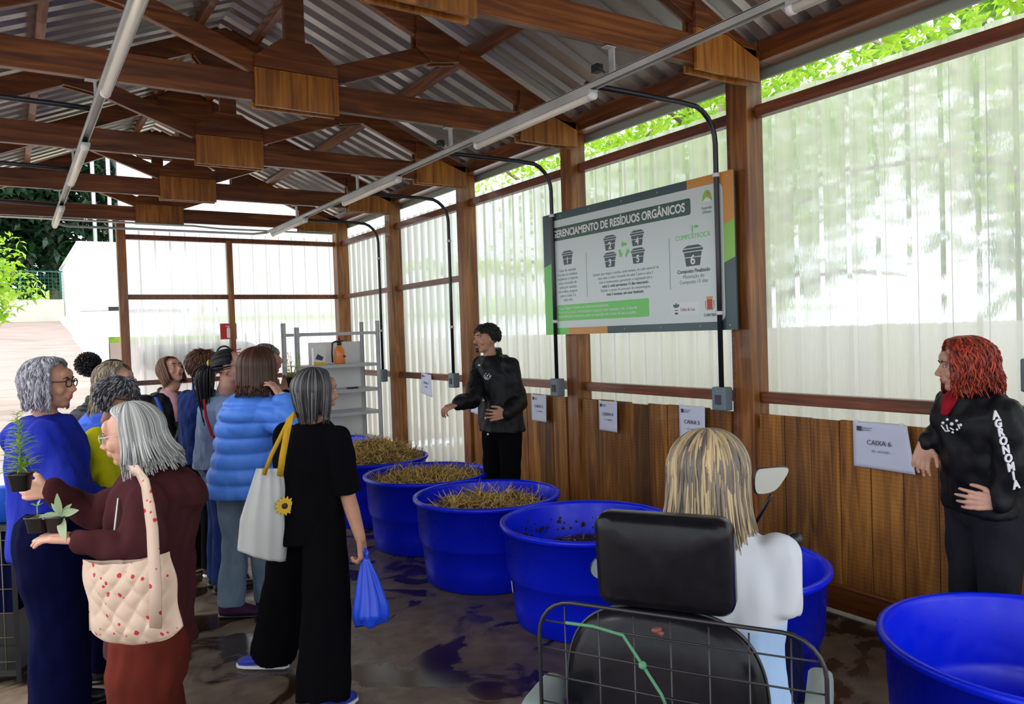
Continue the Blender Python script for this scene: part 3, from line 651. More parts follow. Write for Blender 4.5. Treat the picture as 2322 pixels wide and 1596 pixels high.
lines = ['Caixa de entrada:', 'Recebe os resíduos', 'orgânicos e matéria', 'seca, trocando de', 'caixa por semana', 'na ordem, sempre', 'para a caixa 2 a', 'cada mês.']
for i, t_ in enumerate(lines): text(t_, .033, T(.325, .515 - i * .0345, .0146), M['lgrey'], e, 'CENTER')
lines = [('Remova o conteúdo ', 0), ('Sempre que chega o resíduo, toda semana, de cada material de', 0), ('uma caixa a outra, trocando da caixa 2 para a caixa 3', 0), ('com o tombamento, garantindo a oxigenação até a', 0), ('caixa 5, onde permanece 15 dias maturando.', 1), ('Repetir o tempo de processo de compostagem,', 0), ('mais 5 semanas, até estar finalizado.', 1)]
for i, (t_, b_) in enumerate(lines[1:]): text(t_, .0285, T(1.015, .447 - i * .032, .0146), M['sg_tx'] if b_ else M['lgrey'], e, 'CENTER', .0006 * b_)
text('COMPOSTROCA', .046, T(1.70, .615, .0146), M['sg_g2'], e, 'CENTER', sx=.9)
g = MB(); g.ell((1.735, .69, .0148), (.022, .009, .001)); g.ell((1.70, .675, .0148), (.006, .03, .001)); g.build('leaf_emblem', M['sg_g2'], e)
for i, (t_, b_) in enumerate((('Composto Finalizado', 1), ('Maturação do', 0), ('Composto 15 dias', 0))): text(t_, .034, T(1.70, .39 - i * .036, .0146), M['sg_tx'] if b_ else M['lgrey'], e, 'CENTER', .0008 * b_)
poly('notice_box', rrect(.17, .112, 1.268, .243, .014, 4), 'sg_g2', .0142)
for i, t_ in enumerate(('Caixas: Espaço destinado para leiras vermicompostas.', 'Tempo de processo: semanas para o composto estar finalizado, mais 15 dias de', 'maturação para o composto poder ser ensacado com caráter de uso no jardim.')): text(t_, .0295, T(.19, .207 - i * .034, .0155), M['lt'], e)
poly('logo_plate', [(1.48, .105), (1.74, .105), (1.74, .195), (1.48, .195)], 'white', .0138)
g = MB()
for a_ in (-.9, 0, .9): g.ell((1.535 + .02 * math.sin(a_), .165 + .012 * math.cos(a_), .0152), (.009, .016, .001), Matrix.Rotation(-a_, 3, 'Z'))
g.ell((1.535, .122, .0152), (.017, .007, .001)); g.ell((1.535, .143, .0152), (.02, .003, .001)); g.build('plant_emblem', M['sg_tt'], e)
text('Folha de Lua', .034, T(1.575, .135, .0148), M['sg_tx'], e, sx=.75)
poly('crest', [(1.812, .145), (1.835, .133), (1.858, .145), (1.858, .205), (1.812, .205)], 'red', .0142); poly('crest_crown', [(1.808, .206), (1.862, .206), (1.862, .222), (1.808, .222)], 'sg_or', .0142)
for s_ in (-1, 1):
    g = MB().tube([(1.835 + s_ * .015, .132, .0148), (1.835 + s_ * .036, .15, .0148), (1.835 + s_ * .034, .195, .0148)], .004, 6, flat=.3); g.build('crest_branch', M['sg_gr'], e)
text('CURITIBA', .024, T(1.835, .093, .0146), M['sg_tx'], e, 'CENTER', .0005)
g = MB().prism([(1.835 + .042 * math.cos(PI * i / 12), .84 + .075 * math.sin(PI * i / 12)) for i in range(13)], .0008, T(0, 0, .0142)); g.build('round_emblem', M['sg_gr'], e)
g = MB().prism([(1.80, .845), (1.835, .868), (1.87, .845), (1.87, .838), (1.80, .838)], .0008, T(0, 0, .0152)); g.build('emblem_hill', M['lt'], e)
MB().ell((1.845, .885, .0155), (.013, .013, .001)).build('emblem_sun', M['sg_or'], e)
for i, t_ in enumerate(('Fazenda', 'Urbana')): text(t_, .027, T(1.83, .79 - i * .026, .0146), M['sg_tx'], e, 'CENTER')
for u in (.25, .62, 1.0, 1.38, 1.75, 2.0):
    for v in (.975, .03): MB().ell((u, v, .014), (.006, .006, .002), None, 8, 6).build('screw', M['alu'], e)

# paper notices CAIXA n
def paper(y, z, w, h, num, label, x=W - .012, ripple=.006, skew=0, tilt=0):
    Mx = Matrix(((0, 0, -1, x), (-1, 0, 0, y), (0, 1, 0, z), (0, 0, 0, 1))) @ Matrix.Rotation(tilt, 4, 'Z')
    e_ = empty('paper_notice', (0, 0, 0), label, 'paper', 'paper notices on the right wall'); e_.matrix_world = Mx
    n_ = 14; vs = []; f_ = lambda u, v: .004 + ripple * (1 + math.sin(u * 9 + v * 3)) * (1 - (v + h / 2) / h) * .8
    for j in range(n_ + 1):
        for i in range(n_ + 1):
            v = -h / 2 + h * j / n_; u = (-w / 2 + w * i / n_); top = (v + h / 2) / h
            u2 = u + skew * (1 - top) * (u + w / 2) / w * (1 if skew > 0 else 1); vs.append((u2, v, f_(u, v)))
    g_ = MB().add(vs, [(j * (n_ + 1) + i, j * (n_ + 1) + i + 1, (j + 1) * (n_ + 1) + i + 1, (j + 1) * (n_ + 1) + i) for j in range(n_) for i in range(n_)])
    o_ = g_.build('sheet', M['paper'], e_); m_ = o_.modifiers.new('t', 'SOLIDIFY'); m_.thickness = .0008; m_.offset = 0
    zz = .004 + ripple * 1.5
    MB().box((-w * .40, h * .30, zz - .008), (-w * .32, h * .40, zz - .003)).build('logo_square', M['ink'], e_)
    text('Programa de\nagricultura', h * .045, T(-w * .30, h * .36, zz - .003), M['lgrey'], e_)
    text('CAIXA ' + num, h * .145, T(0.02 * w, h * .02, zz), M['ink'], e_, 'CENTER', .0)
    text('12 - 16/02/24' if num != '6' else '02 - 16/12/24', h * .07, T(.04 * w, -h * .14, zz), M['lgrey'], e_, 'CENTER')
    for s_ in (-1, 1): MB().box((s_ * w * .42 - .012, h * .46, zz * .5), (s_ * w * .42 + .012, h * .53, zz * .5 + .001)).build('tape', M['white'], e_)
paper(2.37, .985, .305, .25, '6', 'paper notice reading CAIXA 6 with a curling right edge, left of the red-haired woman', skew=.05, ripple=.012)
paper(3.72, .99, .24, .26, '5', 'paper notice just above the blonde woman\'s head')
paper(4.60, .985, .22, .235, '4', 'paper notice on the planks left of the blonde woman, below the sign middle')
paper(5.53, .99, .23, .235, '3', 'paper notice right of the standing man, beside the grey socket box')
paper(6.60, .985, .24, .25, '2', 'paper notice partly hidden behind the standing man', ripple=.01, tilt=-.1)
paper(7.82, 1.11, .24, .24, '1', 'paper notice hanging askew from the rail left of the standing man', x=W + .045, skew=.06, tilt=-.12)

# ------------------------------------------------------------------ corner: shelving, sprayer, extinguisher sign
def shelving():
    e = empty('shelving_unit', (2.74, 8.62, 0), 'grey steel shelving rack in the corner with white backing', 'shelf')
    L_, D_ = .98, .5
    e.rotation_euler = (0, 0, .0)
    hts = [.45, .78, 1.05, 1.35, 1.72]
    for x, y, z1 in ((0, 0, 1.80), (L_, 0, 1.86), (0, D_, 1.86), (L_, D_, 1.86)):
        g = MB(); g.box((x - .026, y - .003, 0), (x + .026, y + .003, z1)); g.box((x + (-.022 if x == 0 else .018), y - .003, 0), (x + (-.018 if x == 0 else .022), y + .04, z1)); g.build('upright', M['steel'], e)
    for h in hts[:-1]:
        g = MB(); g.box((-.02, .006, h), (L_ + .016, D_ - .006, h + .006)); g.box((-.02, .006, h - .03), (L_ + .016, .010, h)); o = g.build('shelf_board', M['steel'], e)
    g = MB(); g.box((0, -.001, 1.70), (L_, .004, 1.735)); g.box((0, D_ - .004, 1.70), (L_, D_, 1.735)); g.build('top_brace', M['steel'], e)
    MB().box((L_ * .30, D_ + .006, .12), (L_ + .02, D_ + .012, 1.62)).build('backing_sheet', M['white'], e)
    for s_ in (0, 1):
        for z in (1.66,):
            MB().prism([(s_ * L_, z), (s_ * L_ + (.07 if s_ == 0 else -.07), z + .06), (s_ * L_, z + .06)], .003, Matrix(((1, 0, 0, 0), (0, 0, 1, -.008), (0, 1, 0, 0), (0, 0, 0, 1)))).build('corner_brace', M['steel'], e)
    return e
shelving()
M['orange'] = mat('orange_bottle', (.75, .24, .05), .3); M['blk'] = mat('black_plastic', (.012, .012, .013), .4)
e = empty('pump_sprayer', (3.31, 8.82, 1.357), 'orange pressure sprayer bottle with a black pump head on the shelf', 'sprayer')
MB().lathe([(.001, 0), (.06, 0), (.068, .015), (.068, .12), (.062, .17), (.035, .215), (.024, .225), (.001, .225)], n=28).build('bottle', M['orange'], e)
MB().lathe([(.001, .224), (.028, .224), (.03, .25), (.022, .262), (.012, .265), (.012, .31), (.001, .31)], n=18).build('pump_head', M['blk'], e)
MB().tube([(.045, 0, .275), (0, 0, .27), (-.05, 0, .268), (-.085, 0, .25), (-.095, 0, .14), (-.09, 0, .02)], .011, 8).build('handle', M['blk'], e)
MB().tube([(0, 0, .30), (0, 0, .335)], .014, 10).build('plunger', M['red'], e)
MB().box((.02, -.0695, .08), (.05, -.066, .10)).build('marking', M['blk'], e)
e = empty('seed_box', (3.04, 8.79, 1.357), 'small white carton with a dark print beside the sprayer', 'box')
MB().box((-.07, -.03, 0), (.07, .03, .20)).build('carton', M['white'], e); MB().prism([(-.05, .07), (.03, .05), (.05, .09), (-.02, .13)], .001, Matrix(((1, 0, 0, 0), (0, 0, 1, -.032), (0, 1, 0, 0), (0, 0, 0, 1)))).build('print_shape', M['ink'], e)
M['yel'] = mat('yellow', (.75, .50, .03), .5); MB().box((-.071, -.031, .0), (.071, -.0302, .035)).build('yellow_band', M['yel'], e)
tag(MB().box((3.36, 8.72, 1.057), (3.49, 8.77, 1.075)).build('hand_trowel', M['blk'], loc=(3.5, 8.67, 1.057)), 'small dark tool lying on the shelf below the sprayer', 'tool')
SG = Matrix(((1, 0, 0, 2.40), (0, 0, -1, YB - .012), (0, 1, 0, 1.80), (0, 0, 0, 1)))
e = empty('extinguisher_sign', (0, 0, 0), 'square red sign with a white fire extinguisher symbol on the back wall', 'sign'); e.matrix_world = SG
MB().box((-.105, -.105, 0), (.105, .105, .004)).build('border', M['white'], e); MB().box((-.098, -.098, .0042), (.098, .098, .006)).build('red_face', M['red'], e)
g = MB(); g.prism(rrect(-.022, -.085, .022, .045, .012, 4), .001, T(0, 0, .0065)); g.box((-.008, .045, .0065), (.008, .07, .0075)); g.box((-.035, .062, .0065), (.02, .072, .0075)); g.build('symbol', M['lt'], e)
e = empty('fire_extinguisher', (2.40, YB - .13, .0), 'fire extinguisher with a black hose loop under the red sign', 'extinguisher')
MB().lathe([(.001, 1.0), (.075, 1.0), (.08, 1.02), (.08, 1.40), (.05, 1.46), (.02, 1.48), (.02, 1.52), (.001, 1.52)], n=24).build('cylinder', M['red'], e)
g = MB().tube([(0, 0, 1.52)] + [(-.09 + .09 * math.cos(a_), 0, 1.52 + .09 * math.sin(a_)) for a_ in [PI * i / 10 for i in range(0, 13)]] + [(-.14, 0, 1.2)], .012, 8); g.build('hose', M['blk'], e)
g = MB(); g.bar((0, 0, 1.54), (.12, 0, 1.57), .02, .012); g.bar((0, 0, 1.52), (.11, 0, 1.52), .02, .012); g.build('lever', M['red'], e)
MB().box((-.04, .07, 1.2), (.04, .125, 1.3)).build('bracket', M['blk'], e)

# ------------------------------------------------------------------ people
def skinmat(name, c):
    M_ = mat(name, c, .5, spec=.35); b = M_.node_tree.nodes['Principled BSDF']
    n = nd(M_, 'TexNoise', Scale=14, Detail=4); lk(M_, coords(M_), n.inputs['Vector'])
    lk(M_, ramp(M_, n.outputs[0], [(.3, tuple(q * .86 for q in c)), (.7, tuple(min(1, q * 1.08) for q in c))]), b.inputs['Base Color'])
    b.inputs['Subsurface Weight'].default_value = .06; b.inputs['Subsurface Radius'].default_value = (.02, .008, .004); return M_
SKIN = {'fair': skinmat('fair_skin', (.60, .33, .235)), 'mid': skinmat('warm_skin', (.47, .24, .15)), 'tan': skinmat('tan_skin', (.40, .20, .115)), 'dark': skinmat('brown_skin', (.16, .075, .045))}
M['lip'] = mat('lips', (.42, .11, .10), .4); M['eye'] = mat('eye_white', (.50, .45, .42), .4); M['iris'] = mat('iris', (.03, .018, .01), .15)
def cloth(name, c, var=.75, scale=9, rough=.85, bs=.6, bd=.04, stretch=(1, 1, .55), spec=.25, sheen=0):
    M_ = noisy(name, tuple(q * var for q in c), c, scale, rough, bs, stretch, 5, spec, bd)
    M_.node_tree.nodes['Principled BSDF'].inputs['Sheen Weight'].default_value = sheen; return M_
def hairmat(name):
    M_ = mat(name, (.1, .1, .1), .42, spec=.4); b = M_.node_tree.nodes['Principled BSDF']; a = nd(M_, 'VertexColor'); a.layer_name = 'Col'; lk(M_, a.outputs[0], b.inputs['Base Color'])
    return M_
M['hair'] = hairmat('hair')
MT = Matrix.Translation

def remesh(mb, vox, smooth=2, disp=None):
    me = mb.mesh('tmp'); bm = bmesh.new(); bm.from_mesh(me); bmesh.ops.recalc_face_normals(bm, faces=bm.faces); bm.to_mesh(me); bm.free()
    o = bpy.data.objects.new('tmp', me); COL.objects.link(o)
    r = o.modifiers.new('r', 'REMESH'); r.mode = 'VOXEL'; r.voxel_size = vox; r.adaptivity = 0
    if smooth: s_ = o.modifiers.new('s', 'SMOOTH'); s_.factor = .6; s_.iterations = smooth
    dg = bpy.context.evaluated_depsgraph_get(); dg.update()
    out = bpy.data.meshes.new_from_object(o.evaluated_get(dg)); bpy.data.objects.remove(o); bpy.data.meshes.remove(me)
    if disp:
        out.update(); nv = len(out.vertices)
        nor = [v.normal.copy() for v in out.vertices]
        for v, n_ in zip(out.vertices, nor): v.co += n_ * disp(v.co)
    out.polygons.foreach_set('use_smooth', [True] * len(out.polygons)); out.update()
    return out
def link(me, name, mt, parent, base):
    me.name = name; me.transform(MT(-Vector(base)))
    for q in (mt if isinstance(mt, (list, tuple)) else [mt]): me.materials.append(q)
    o = bpy.data.objects.new(name, me); COL.objects.link(o)
    if parent is None: o.location = base
    else: o.parent = parent
    return o
def cam_dir(r, a, up=0): return (Vector((_c, -_s, 0)) * r + Vector((_s, _c, 0)) * a + Vector((0, 0, up))).normalized()
def folds(amp=.007, f=7, st=(1, 1, .6), seed=0):
    amp *= 1.35
    o = Vector((seed * 7.3, seed * 3.1, 0))
    return lambda c: amp * (noise.noise(Vector((c.x * f * st[0], c.y * f * st[1], c.z * f * st[2])) + o) + .75 * noise.noise(Vector((c.x * f * 2.6, c.y * f * 2.6, c.z * f * 1.6)) + o))
def puffer(amp, pitch, axis=lambda c: c.z, seed=0):
    fo = folds(.006, 9, seed=seed)
    return lambda c: amp * (abs(math.sin(PI * axis(c) / pitch)) ** .6) - amp * .6 + fo(c)

def hand(g, Wp, d, thumb, curls=(25, 35, 25), spread=5, S=1.0, thumb_in=.3, fat=1.0):
    """palm + five separate bent fingers; d = pointing direction, thumb = side the thumb leaves"""
    d = d.normalized(); t = (thumb - d * thumb.dot(d)).normalized(); pn = d.cross(t)
    if isinstance(thumb_in, tuple): pn = pn if thumb_in[0] * pn.dot(Vector(thumb_in[1:4])) > 0 else -pn; tin = .35
    else: tin = thumb_in
    kn = []
    for i, o_ in enumerate((.030, .010, -.010, -.029)):
        k_ = Wp + d * (.086 - abs(o_ - .006) * .18) * S + t * o_ * S * fat; kn.append(k_)
        g.tube([Wp + t * o_ * .55 * S, k_], [.014 * S, .0125 * S], 8); g.ell(k_, .0115 * S, None, 8, 6)
    g.ell(Wp + d * .045 * S, (.034 * S, .034 * S, .034 * S), None, 10, 8) if False else None
    M3 = Matrix((t, d, pn)).transposed(); g.ell(Wp + d * .045 * S, (.036 * S, .048 * S, .014 * S), M3, 12, 8)
    for i, (k_, L) in enumerate(zip(kn, (.070, .078, .073, .057))):
        L *= S; an = math.radians((1.5 - i) * spread); dd = (d * math.cos(an) + t * math.sin(an)).normalized(); pts = [k_]; a_ = 0
        for fr, cu in zip((.45, .31, .24), curls):
            a_ += math.radians(cu + i * 3); pts.append(pts[-1] + (dd * math.cos(a_) + pn * math.sin(a_)) * L * fr)
        g.chain(pts, [.0094 * S, .0088 * S, .0080 * S, .0068 * S], 8)
    r0 = Wp + d * .022 * S + t * .022 * S; r1 = r0 + (t * .7 + d * .65 + pn * tin).normalized() * .040 * S; r2 = r1 + (t * .25 + d * .9 + pn * (tin + .15)).normalized() * .030 * S
    r3 = r2 + (t * .05 + d * .95 + pn * (tin + .3)).normalized() * .022 * S; g.chain([r0, r1, r2, r3], [.015 * S, .0115 * S, .0102 * S, .008 * S], 8)

def head_prims(g, Hm, S, fem=True, jaw=1.0):
    """skull, jaw, nose, lips, ears in head space (x side, y forward, z up)"""
    def E(c, r, rot=None): g.ell(Hm @ (Vector(c) * S), tuple(q * S for q in r), (Hm.to_3x3() @ rot) if rot else Hm.to_3x3(), 16, 12)
    E((0, -.012, .028), (.074, .094, .084)); E((0, .010, -.010), (.068, .078, .080)); E((0, .026, -.050), (.052, .054, .054))
    E((0, .052, -.084 * jaw), (.026, .028, .022)); E((0, .020, -.066), (.050, .050, .036))
    for s_ in (-1, 1):
        E((s_ * .036, .058, -.022), (.024, .024, .026)); E((s_ * .030, .079, .024), (.020, .010, .009)); E((s_ * .075, -.006, -.008), (.009, .018, .031)); E((s_ * .078, -.014, .002), (.008, .012, .022))
        E((s_ * .009, .096, -.029), (.0075, .010, .0075))
    g.chain([Hm @ (Vector(q) * S) for q in ((0, .084, .016), (0, .094, -.004), (0, .106, -.022))], [.0085 * S, .0095 * S, .0115 * S], 10)
    E((0, .092, -.029), (.010, .010, .008)); E((0, .080, -.050), (.026, .014, .010)); E((0, .088, -.0490), (.021, .010, .0058)); E((0, .086, -.0605), (.019, .010, .0068))
    E((0, .072, .045), (.050, .022, .030))

def person(label, head, hdir, ground, bdir, height, build, skin, arms, legs=None, lean=0, tilt=0, vox=.006, fem=True, face=True, sh=1.0, group=None, parts=None, kneel=None, chest=None, brow=(.03, .02, .015), headS=1.0):
    """head: world point of the head centre; ground: foot point; bdir: facing of the body. Returns dict with frames."""
    S = height / 1.70; G = Vector((ground[0], ground[1], 0)); f = bdir.copy(); f.z = 0; f.normalize(); r = f.cross(Vector((0, 0, 1))); up = Vector((0, 0, 1))
    hd = hdir.normalized(); hx = hd.cross(up).normalized(); hz = hx.cross(hd)
    if tilt: q = Matrix.Rotation(tilt, 3, hd); hx = q @ hx; hz = q @ hz
    Hm = Matrix((hx, hd, hz)).transposed().to_4x4(); Hm.translation = head
    HS = S ** .5 * headS
    neck = head - hz * .115 * HS - hd * .022 * HS; nb = (chest + up * .028) if chest else (neck + (G - neck).normalized() * 0 - up * .055 * S - f * .02)
    pel = kneel or (G + up * .90 * S)
    spine = nb - pel
    pt = lambda t: pel + spine * t
    g = MB(); bw = build
    R_ = [(-.10, .145, .105), (.02, .160, .112), (.12, .155, .112), (.34, .128, .100), (.58, .146, .112), (.76, .160, .112), (.86, .146, .095), (.93, .105, .075), (.985, .068, .060)]
    rings = [(pt(t), r, f, rx * S * (bw * (1.0 if fem else 1.03)) * (sh if t > .7 else 1), ry * S * bw) for t, rx, ry in R_]
    g.loft(rings, 24)
    g.chain([nb - up * .02 * S, neck, neck.lerp(head, .45)], [.056 * S, .050 * S, .050 * S], 14)
    head_prims(g, Hm, HS, fem)
    A = {}
    for side, sg in (('R', 1), ('L', -1)):
        shd = pt(.835) + r * sg * .160 * S * bw * sh; a_ = arms.get(side)
        if a_ is None: A[side] = None; continue
        el, wr = Vector(a_['el']), Vector(a_['wr'])
        g.chain([shd - up * .01, shd.lerp(el, .5), el], [.052 * S, .045 * S, .038 * S], 12); g.chain([el, el.lerp(wr, .35), wr], [.038 * S, .037 * S, .026 * S], 12)
        if not a_.get('nohand'): hand(g, wr, a_['hd'], a_['th'], a_.get('cu', (25, 35, 25)), a_.get('sp', 5), a_.get('S', .98 if fem else 1.06), a_.get('ti', .3))
        A[side] = (shd, el, wr)
    Lg = {}
    hipw = .088 * S * bw
    legs = legs or {}
    for side, sg in (('R', 1), ('L', -1)):
        l_ = legs.get(side, {}); hip = pt(0) + r * sg * hipw; foot = G + r * sg * (.10 * S) if 'ft' not in l_ else Vector(l_['ft']); fd = l_.get('fd', f)
        ank = foot + up * .085 * S; kn = Vector(l_['kn']) if 'kn' in l_ else hip.lerp(ank, .49) + f * .02
        g.chain([hip, hip.lerp(kn, .5), kn], [.088 * S * bw, .070 * S * bw, .052 * S], 14); g.chain([kn, kn.lerp(ank, .35), ank], [.052 * S, .053 * S, .036 * S], 12)
        g.chain([ank - up * .035 * S, ank - up * .045 * S + fd * .12 * S], [.036 * S, .026 * S], 10)
        Lg[side] = (hip, kn, ank, fd)
    me = remesh(g, vox, 2); body = link(me, 'person', [SKIN[skin], M['lip']], None, G); tag(body, label, 'person', group)
    inv = Hm.inverted(); off = G
    for p in me.polygons:
        c_ = inv @ (p.center + off); c_ = c_ / HS
        if c_.y > .088 and abs(c_.x) < .021 and -.068 < c_.z < -.0435: p.material_index = 1
    if face:
        for s_ in (-1, 1):
            e_ = MB(); c_ = Hm @ (Vector((s_ * .030, .0795, .010)) * HS); e_.ell(c_, (.0115 * HS, .0080 * HS, .0058 * HS), Hm.to_3x3(), 12, 8); eo = e_.build('eye', M['eye'], body, None); eo.data.transform(MT(-G))
            e_ = MB(); e_.ell(c_ + hd * .0048 * HS, (.0052 * HS, .0045 * HS, .0052 * HS), Hm.to_3x3(), 10, 8); io = e_.build('iris', M['iris'], eo); io.data.transform(MT(-G))
            e_ = MB(); e_.col = (*brow, 1); e_.tube([Hm @ (Vector(q) * HS) for q in ((s_ * .014, .089, .0275), (s_ * .030, .0895, .033), (s_ * .048, .078, .028))], [.0036 * HS, .004 * HS, .002 * HS], 6); bo = e_.build('eyebrow', M['hair'], body); bo.data.transform(MT(-G))
    D = dict(body=body, G=G, f=f, r=r, up=up, S=S, Hm=Hm, HS=HS, pt=pt, nb=nb, A=A, L=Lg, bw=bw, neck=neck, sh=sh, spine=spine, fem=fem, head=head, hd=hd)
    return D
def put(D, g, name, mt, parent=None):
    o = g.build(name, mt, parent or D['body']); o.data.transform(MT(-D['G'])); return o
def top(D, name, mt, t0, t1=.985, ease=.022, sleeve=1.0, sw=(.062, .052, .042), disp=None, vox=.009, collar=0, hem=None, extra=None, bulge=1.0):
    S, bw, pt, r, f = D['S'], D['bw'], D['pt'], D['r'], D['f']; g = MB()
    K = [(-.30, .172, .122), (-.10, .168, .120), (.02, .165, .115), (.15, .158, .113), (.34, .145, .110), (.58, .152, .118), (.74, .163, .118), (.84, .154, .104), (.92, .112, .084), (1.0, .062, .062)]
    def at_(t):
        for (a, x0, y0), (b, x1, y1) in zip(K, K[1:]):
            if t <= b: u = (t - a) / (b - a); return x0 + (x1 - x0) * u, y0 + (y1 - y0) * u
        return K[-1][1:]
    ts = [t0 + (t1 - t0) * i / 12 for i in range(13)]
    rg = []
    for i, t in enumerate(ts):
        x_, y_ = at_(t); hm = (hem or 0) * max(0, 1 - i / 5)
        rg.append((pt(t), r, f, (x_ * (D['sh'] if t > .7 else 1) * bulge * bw) * S + ease + hm, (y_ * bw * bulge) * S + ease + hm))
    g.loft(rg, 28)
    if collar: g.loft([(D['nb'] - D['up'] * .03, r, f, .078 * S, .074 * S), (D['nb'] + D['up'] * .02, r, f, .070 * S, .068 * S), (D['nb'] + D['up'] * collar, r, f, .066 * S, .066 * S)], 20)
    if sleeve:
        for side in ('R', 'L'):
            a = D['A'][side]
            if not a: continue
            shd, el, wr = a; wr = wr - (wr - el).normalized() * .012
            sw_ = [q * S for q in sw]; g.ell(shd - D['up'] * .012, sw_[0] * 1.0, None, 14, 10)
            if sleeve >= 1: g.chain([shd, shd.lerp(el, .5), el], [sw_[0], (sw_[0] + sw_[1]) / 2, sw_[1]], 14); g.chain([el, el.lerp(wr, .5), wr], [sw_[1], (sw_[1] + sw_[2]) / 2, sw_[2]], 14)
            else: e2 = shd.lerp(el, sleeve); g.chain([shd, shd.lerp(e2, .5)], [sw_[0], sw_[0]], 14); g.tube([shd.lerp(e2, .4), e2], [sw_[0], sw_[0] * 1.02], 16)
    if extra: extra(g)
    return link(remesh(g, vox, 2, disp or folds(.007, 7, seed=hash(name) % 7)), name, mt, D['body'], D['G']) if False else _lk(D, remesh(g, vox, 2, disp or folds(.008, 7)), name, mt)
def _lk(D, me, name, mt):
    me.name = name; me.transform(MT(-D['G'])); me.materials.append(mt); o = bpy.data.objects.new(name, me); COL.objects.link(o); o.parent = D['body']; return o
def trousers(D, mt, w=(.105, .085, .075), zend=.06, ease=.012, disp=None, vox=.011, name='trousers', top_t=.16):
    S, bw, pt, r, f = D['S'], D['bw'], D['pt'], D['r'], D['f']; g = MB()
    g.loft([(pt(-.17), r, f, .135 * S * bw + ease, .085 * S * bw + ease), (pt(-.10), r, f, .152 * S * bw + ease, .112 * S * bw + ease), (pt(.02), r, f, .162 * S * bw + ease, .116 * S * bw + ease), (pt(top_t), r, f, .150 * S * bw + ease, .110 * S * bw + ease)], 26)
    for side in ('R', 'L'):
        hip, kn, ank, fd = D['L'][side]; end = ank + D['up'] * (zend - .085 * S)
        g.chain([hip, hip.lerp(kn, .5), kn], [w[0] * S * bw, (w[0] + w[1]) / 2 * S * bw, w[1] * S], 16); g.tube([kn, kn.lerp(end, .5), end], [w[1] * S, (w[1] + w[2]) / 2 * S, w[2] * S], 18)
        g.ell(kn, w[1] * S, None, 12, 8)
    return _lk(D, remesh(g, vox, 2, disp or folds(.008, 6, (1, 1, .35))), name, mt)
def shoes(D, mt, sole=None, S=None, sides=('R', 'L')):
    S = S or D['S']
    for side in sides:
        ank, fd = D['L'][side][2], D['L'][side][3]; b = Vector((ank.x, ank.y, 0)); sd = fd.cross(D['up'])
        g = MB(); g.loft([(b + fd * t + D['up'] * z, sd, D['up'], wx, wz) for t, z, wx, wz in ((-.075, .045, .012, .02), (-.065, .055, .034, .045), (0, .06, .042, .052), (.07, .048, .044, .036), (.13, .036, .045, .026), (.17, .030, .036, .02), (.19, .028, .012, .01))], 16)
        so_ = put(D, g, 'shoe', mt)
        g = MB(); g.loft([(b + fd * t + D['up'] * .012, sd, D['up'], wx, .012) for t, wx in ((-.08, .012), (-.068, .036), (0, .043), (.08, .047), (.14, .047), (.175, .038), (.197, .012))], 16)
        put(D, g, 'sole', sole or M['blk'], so_)

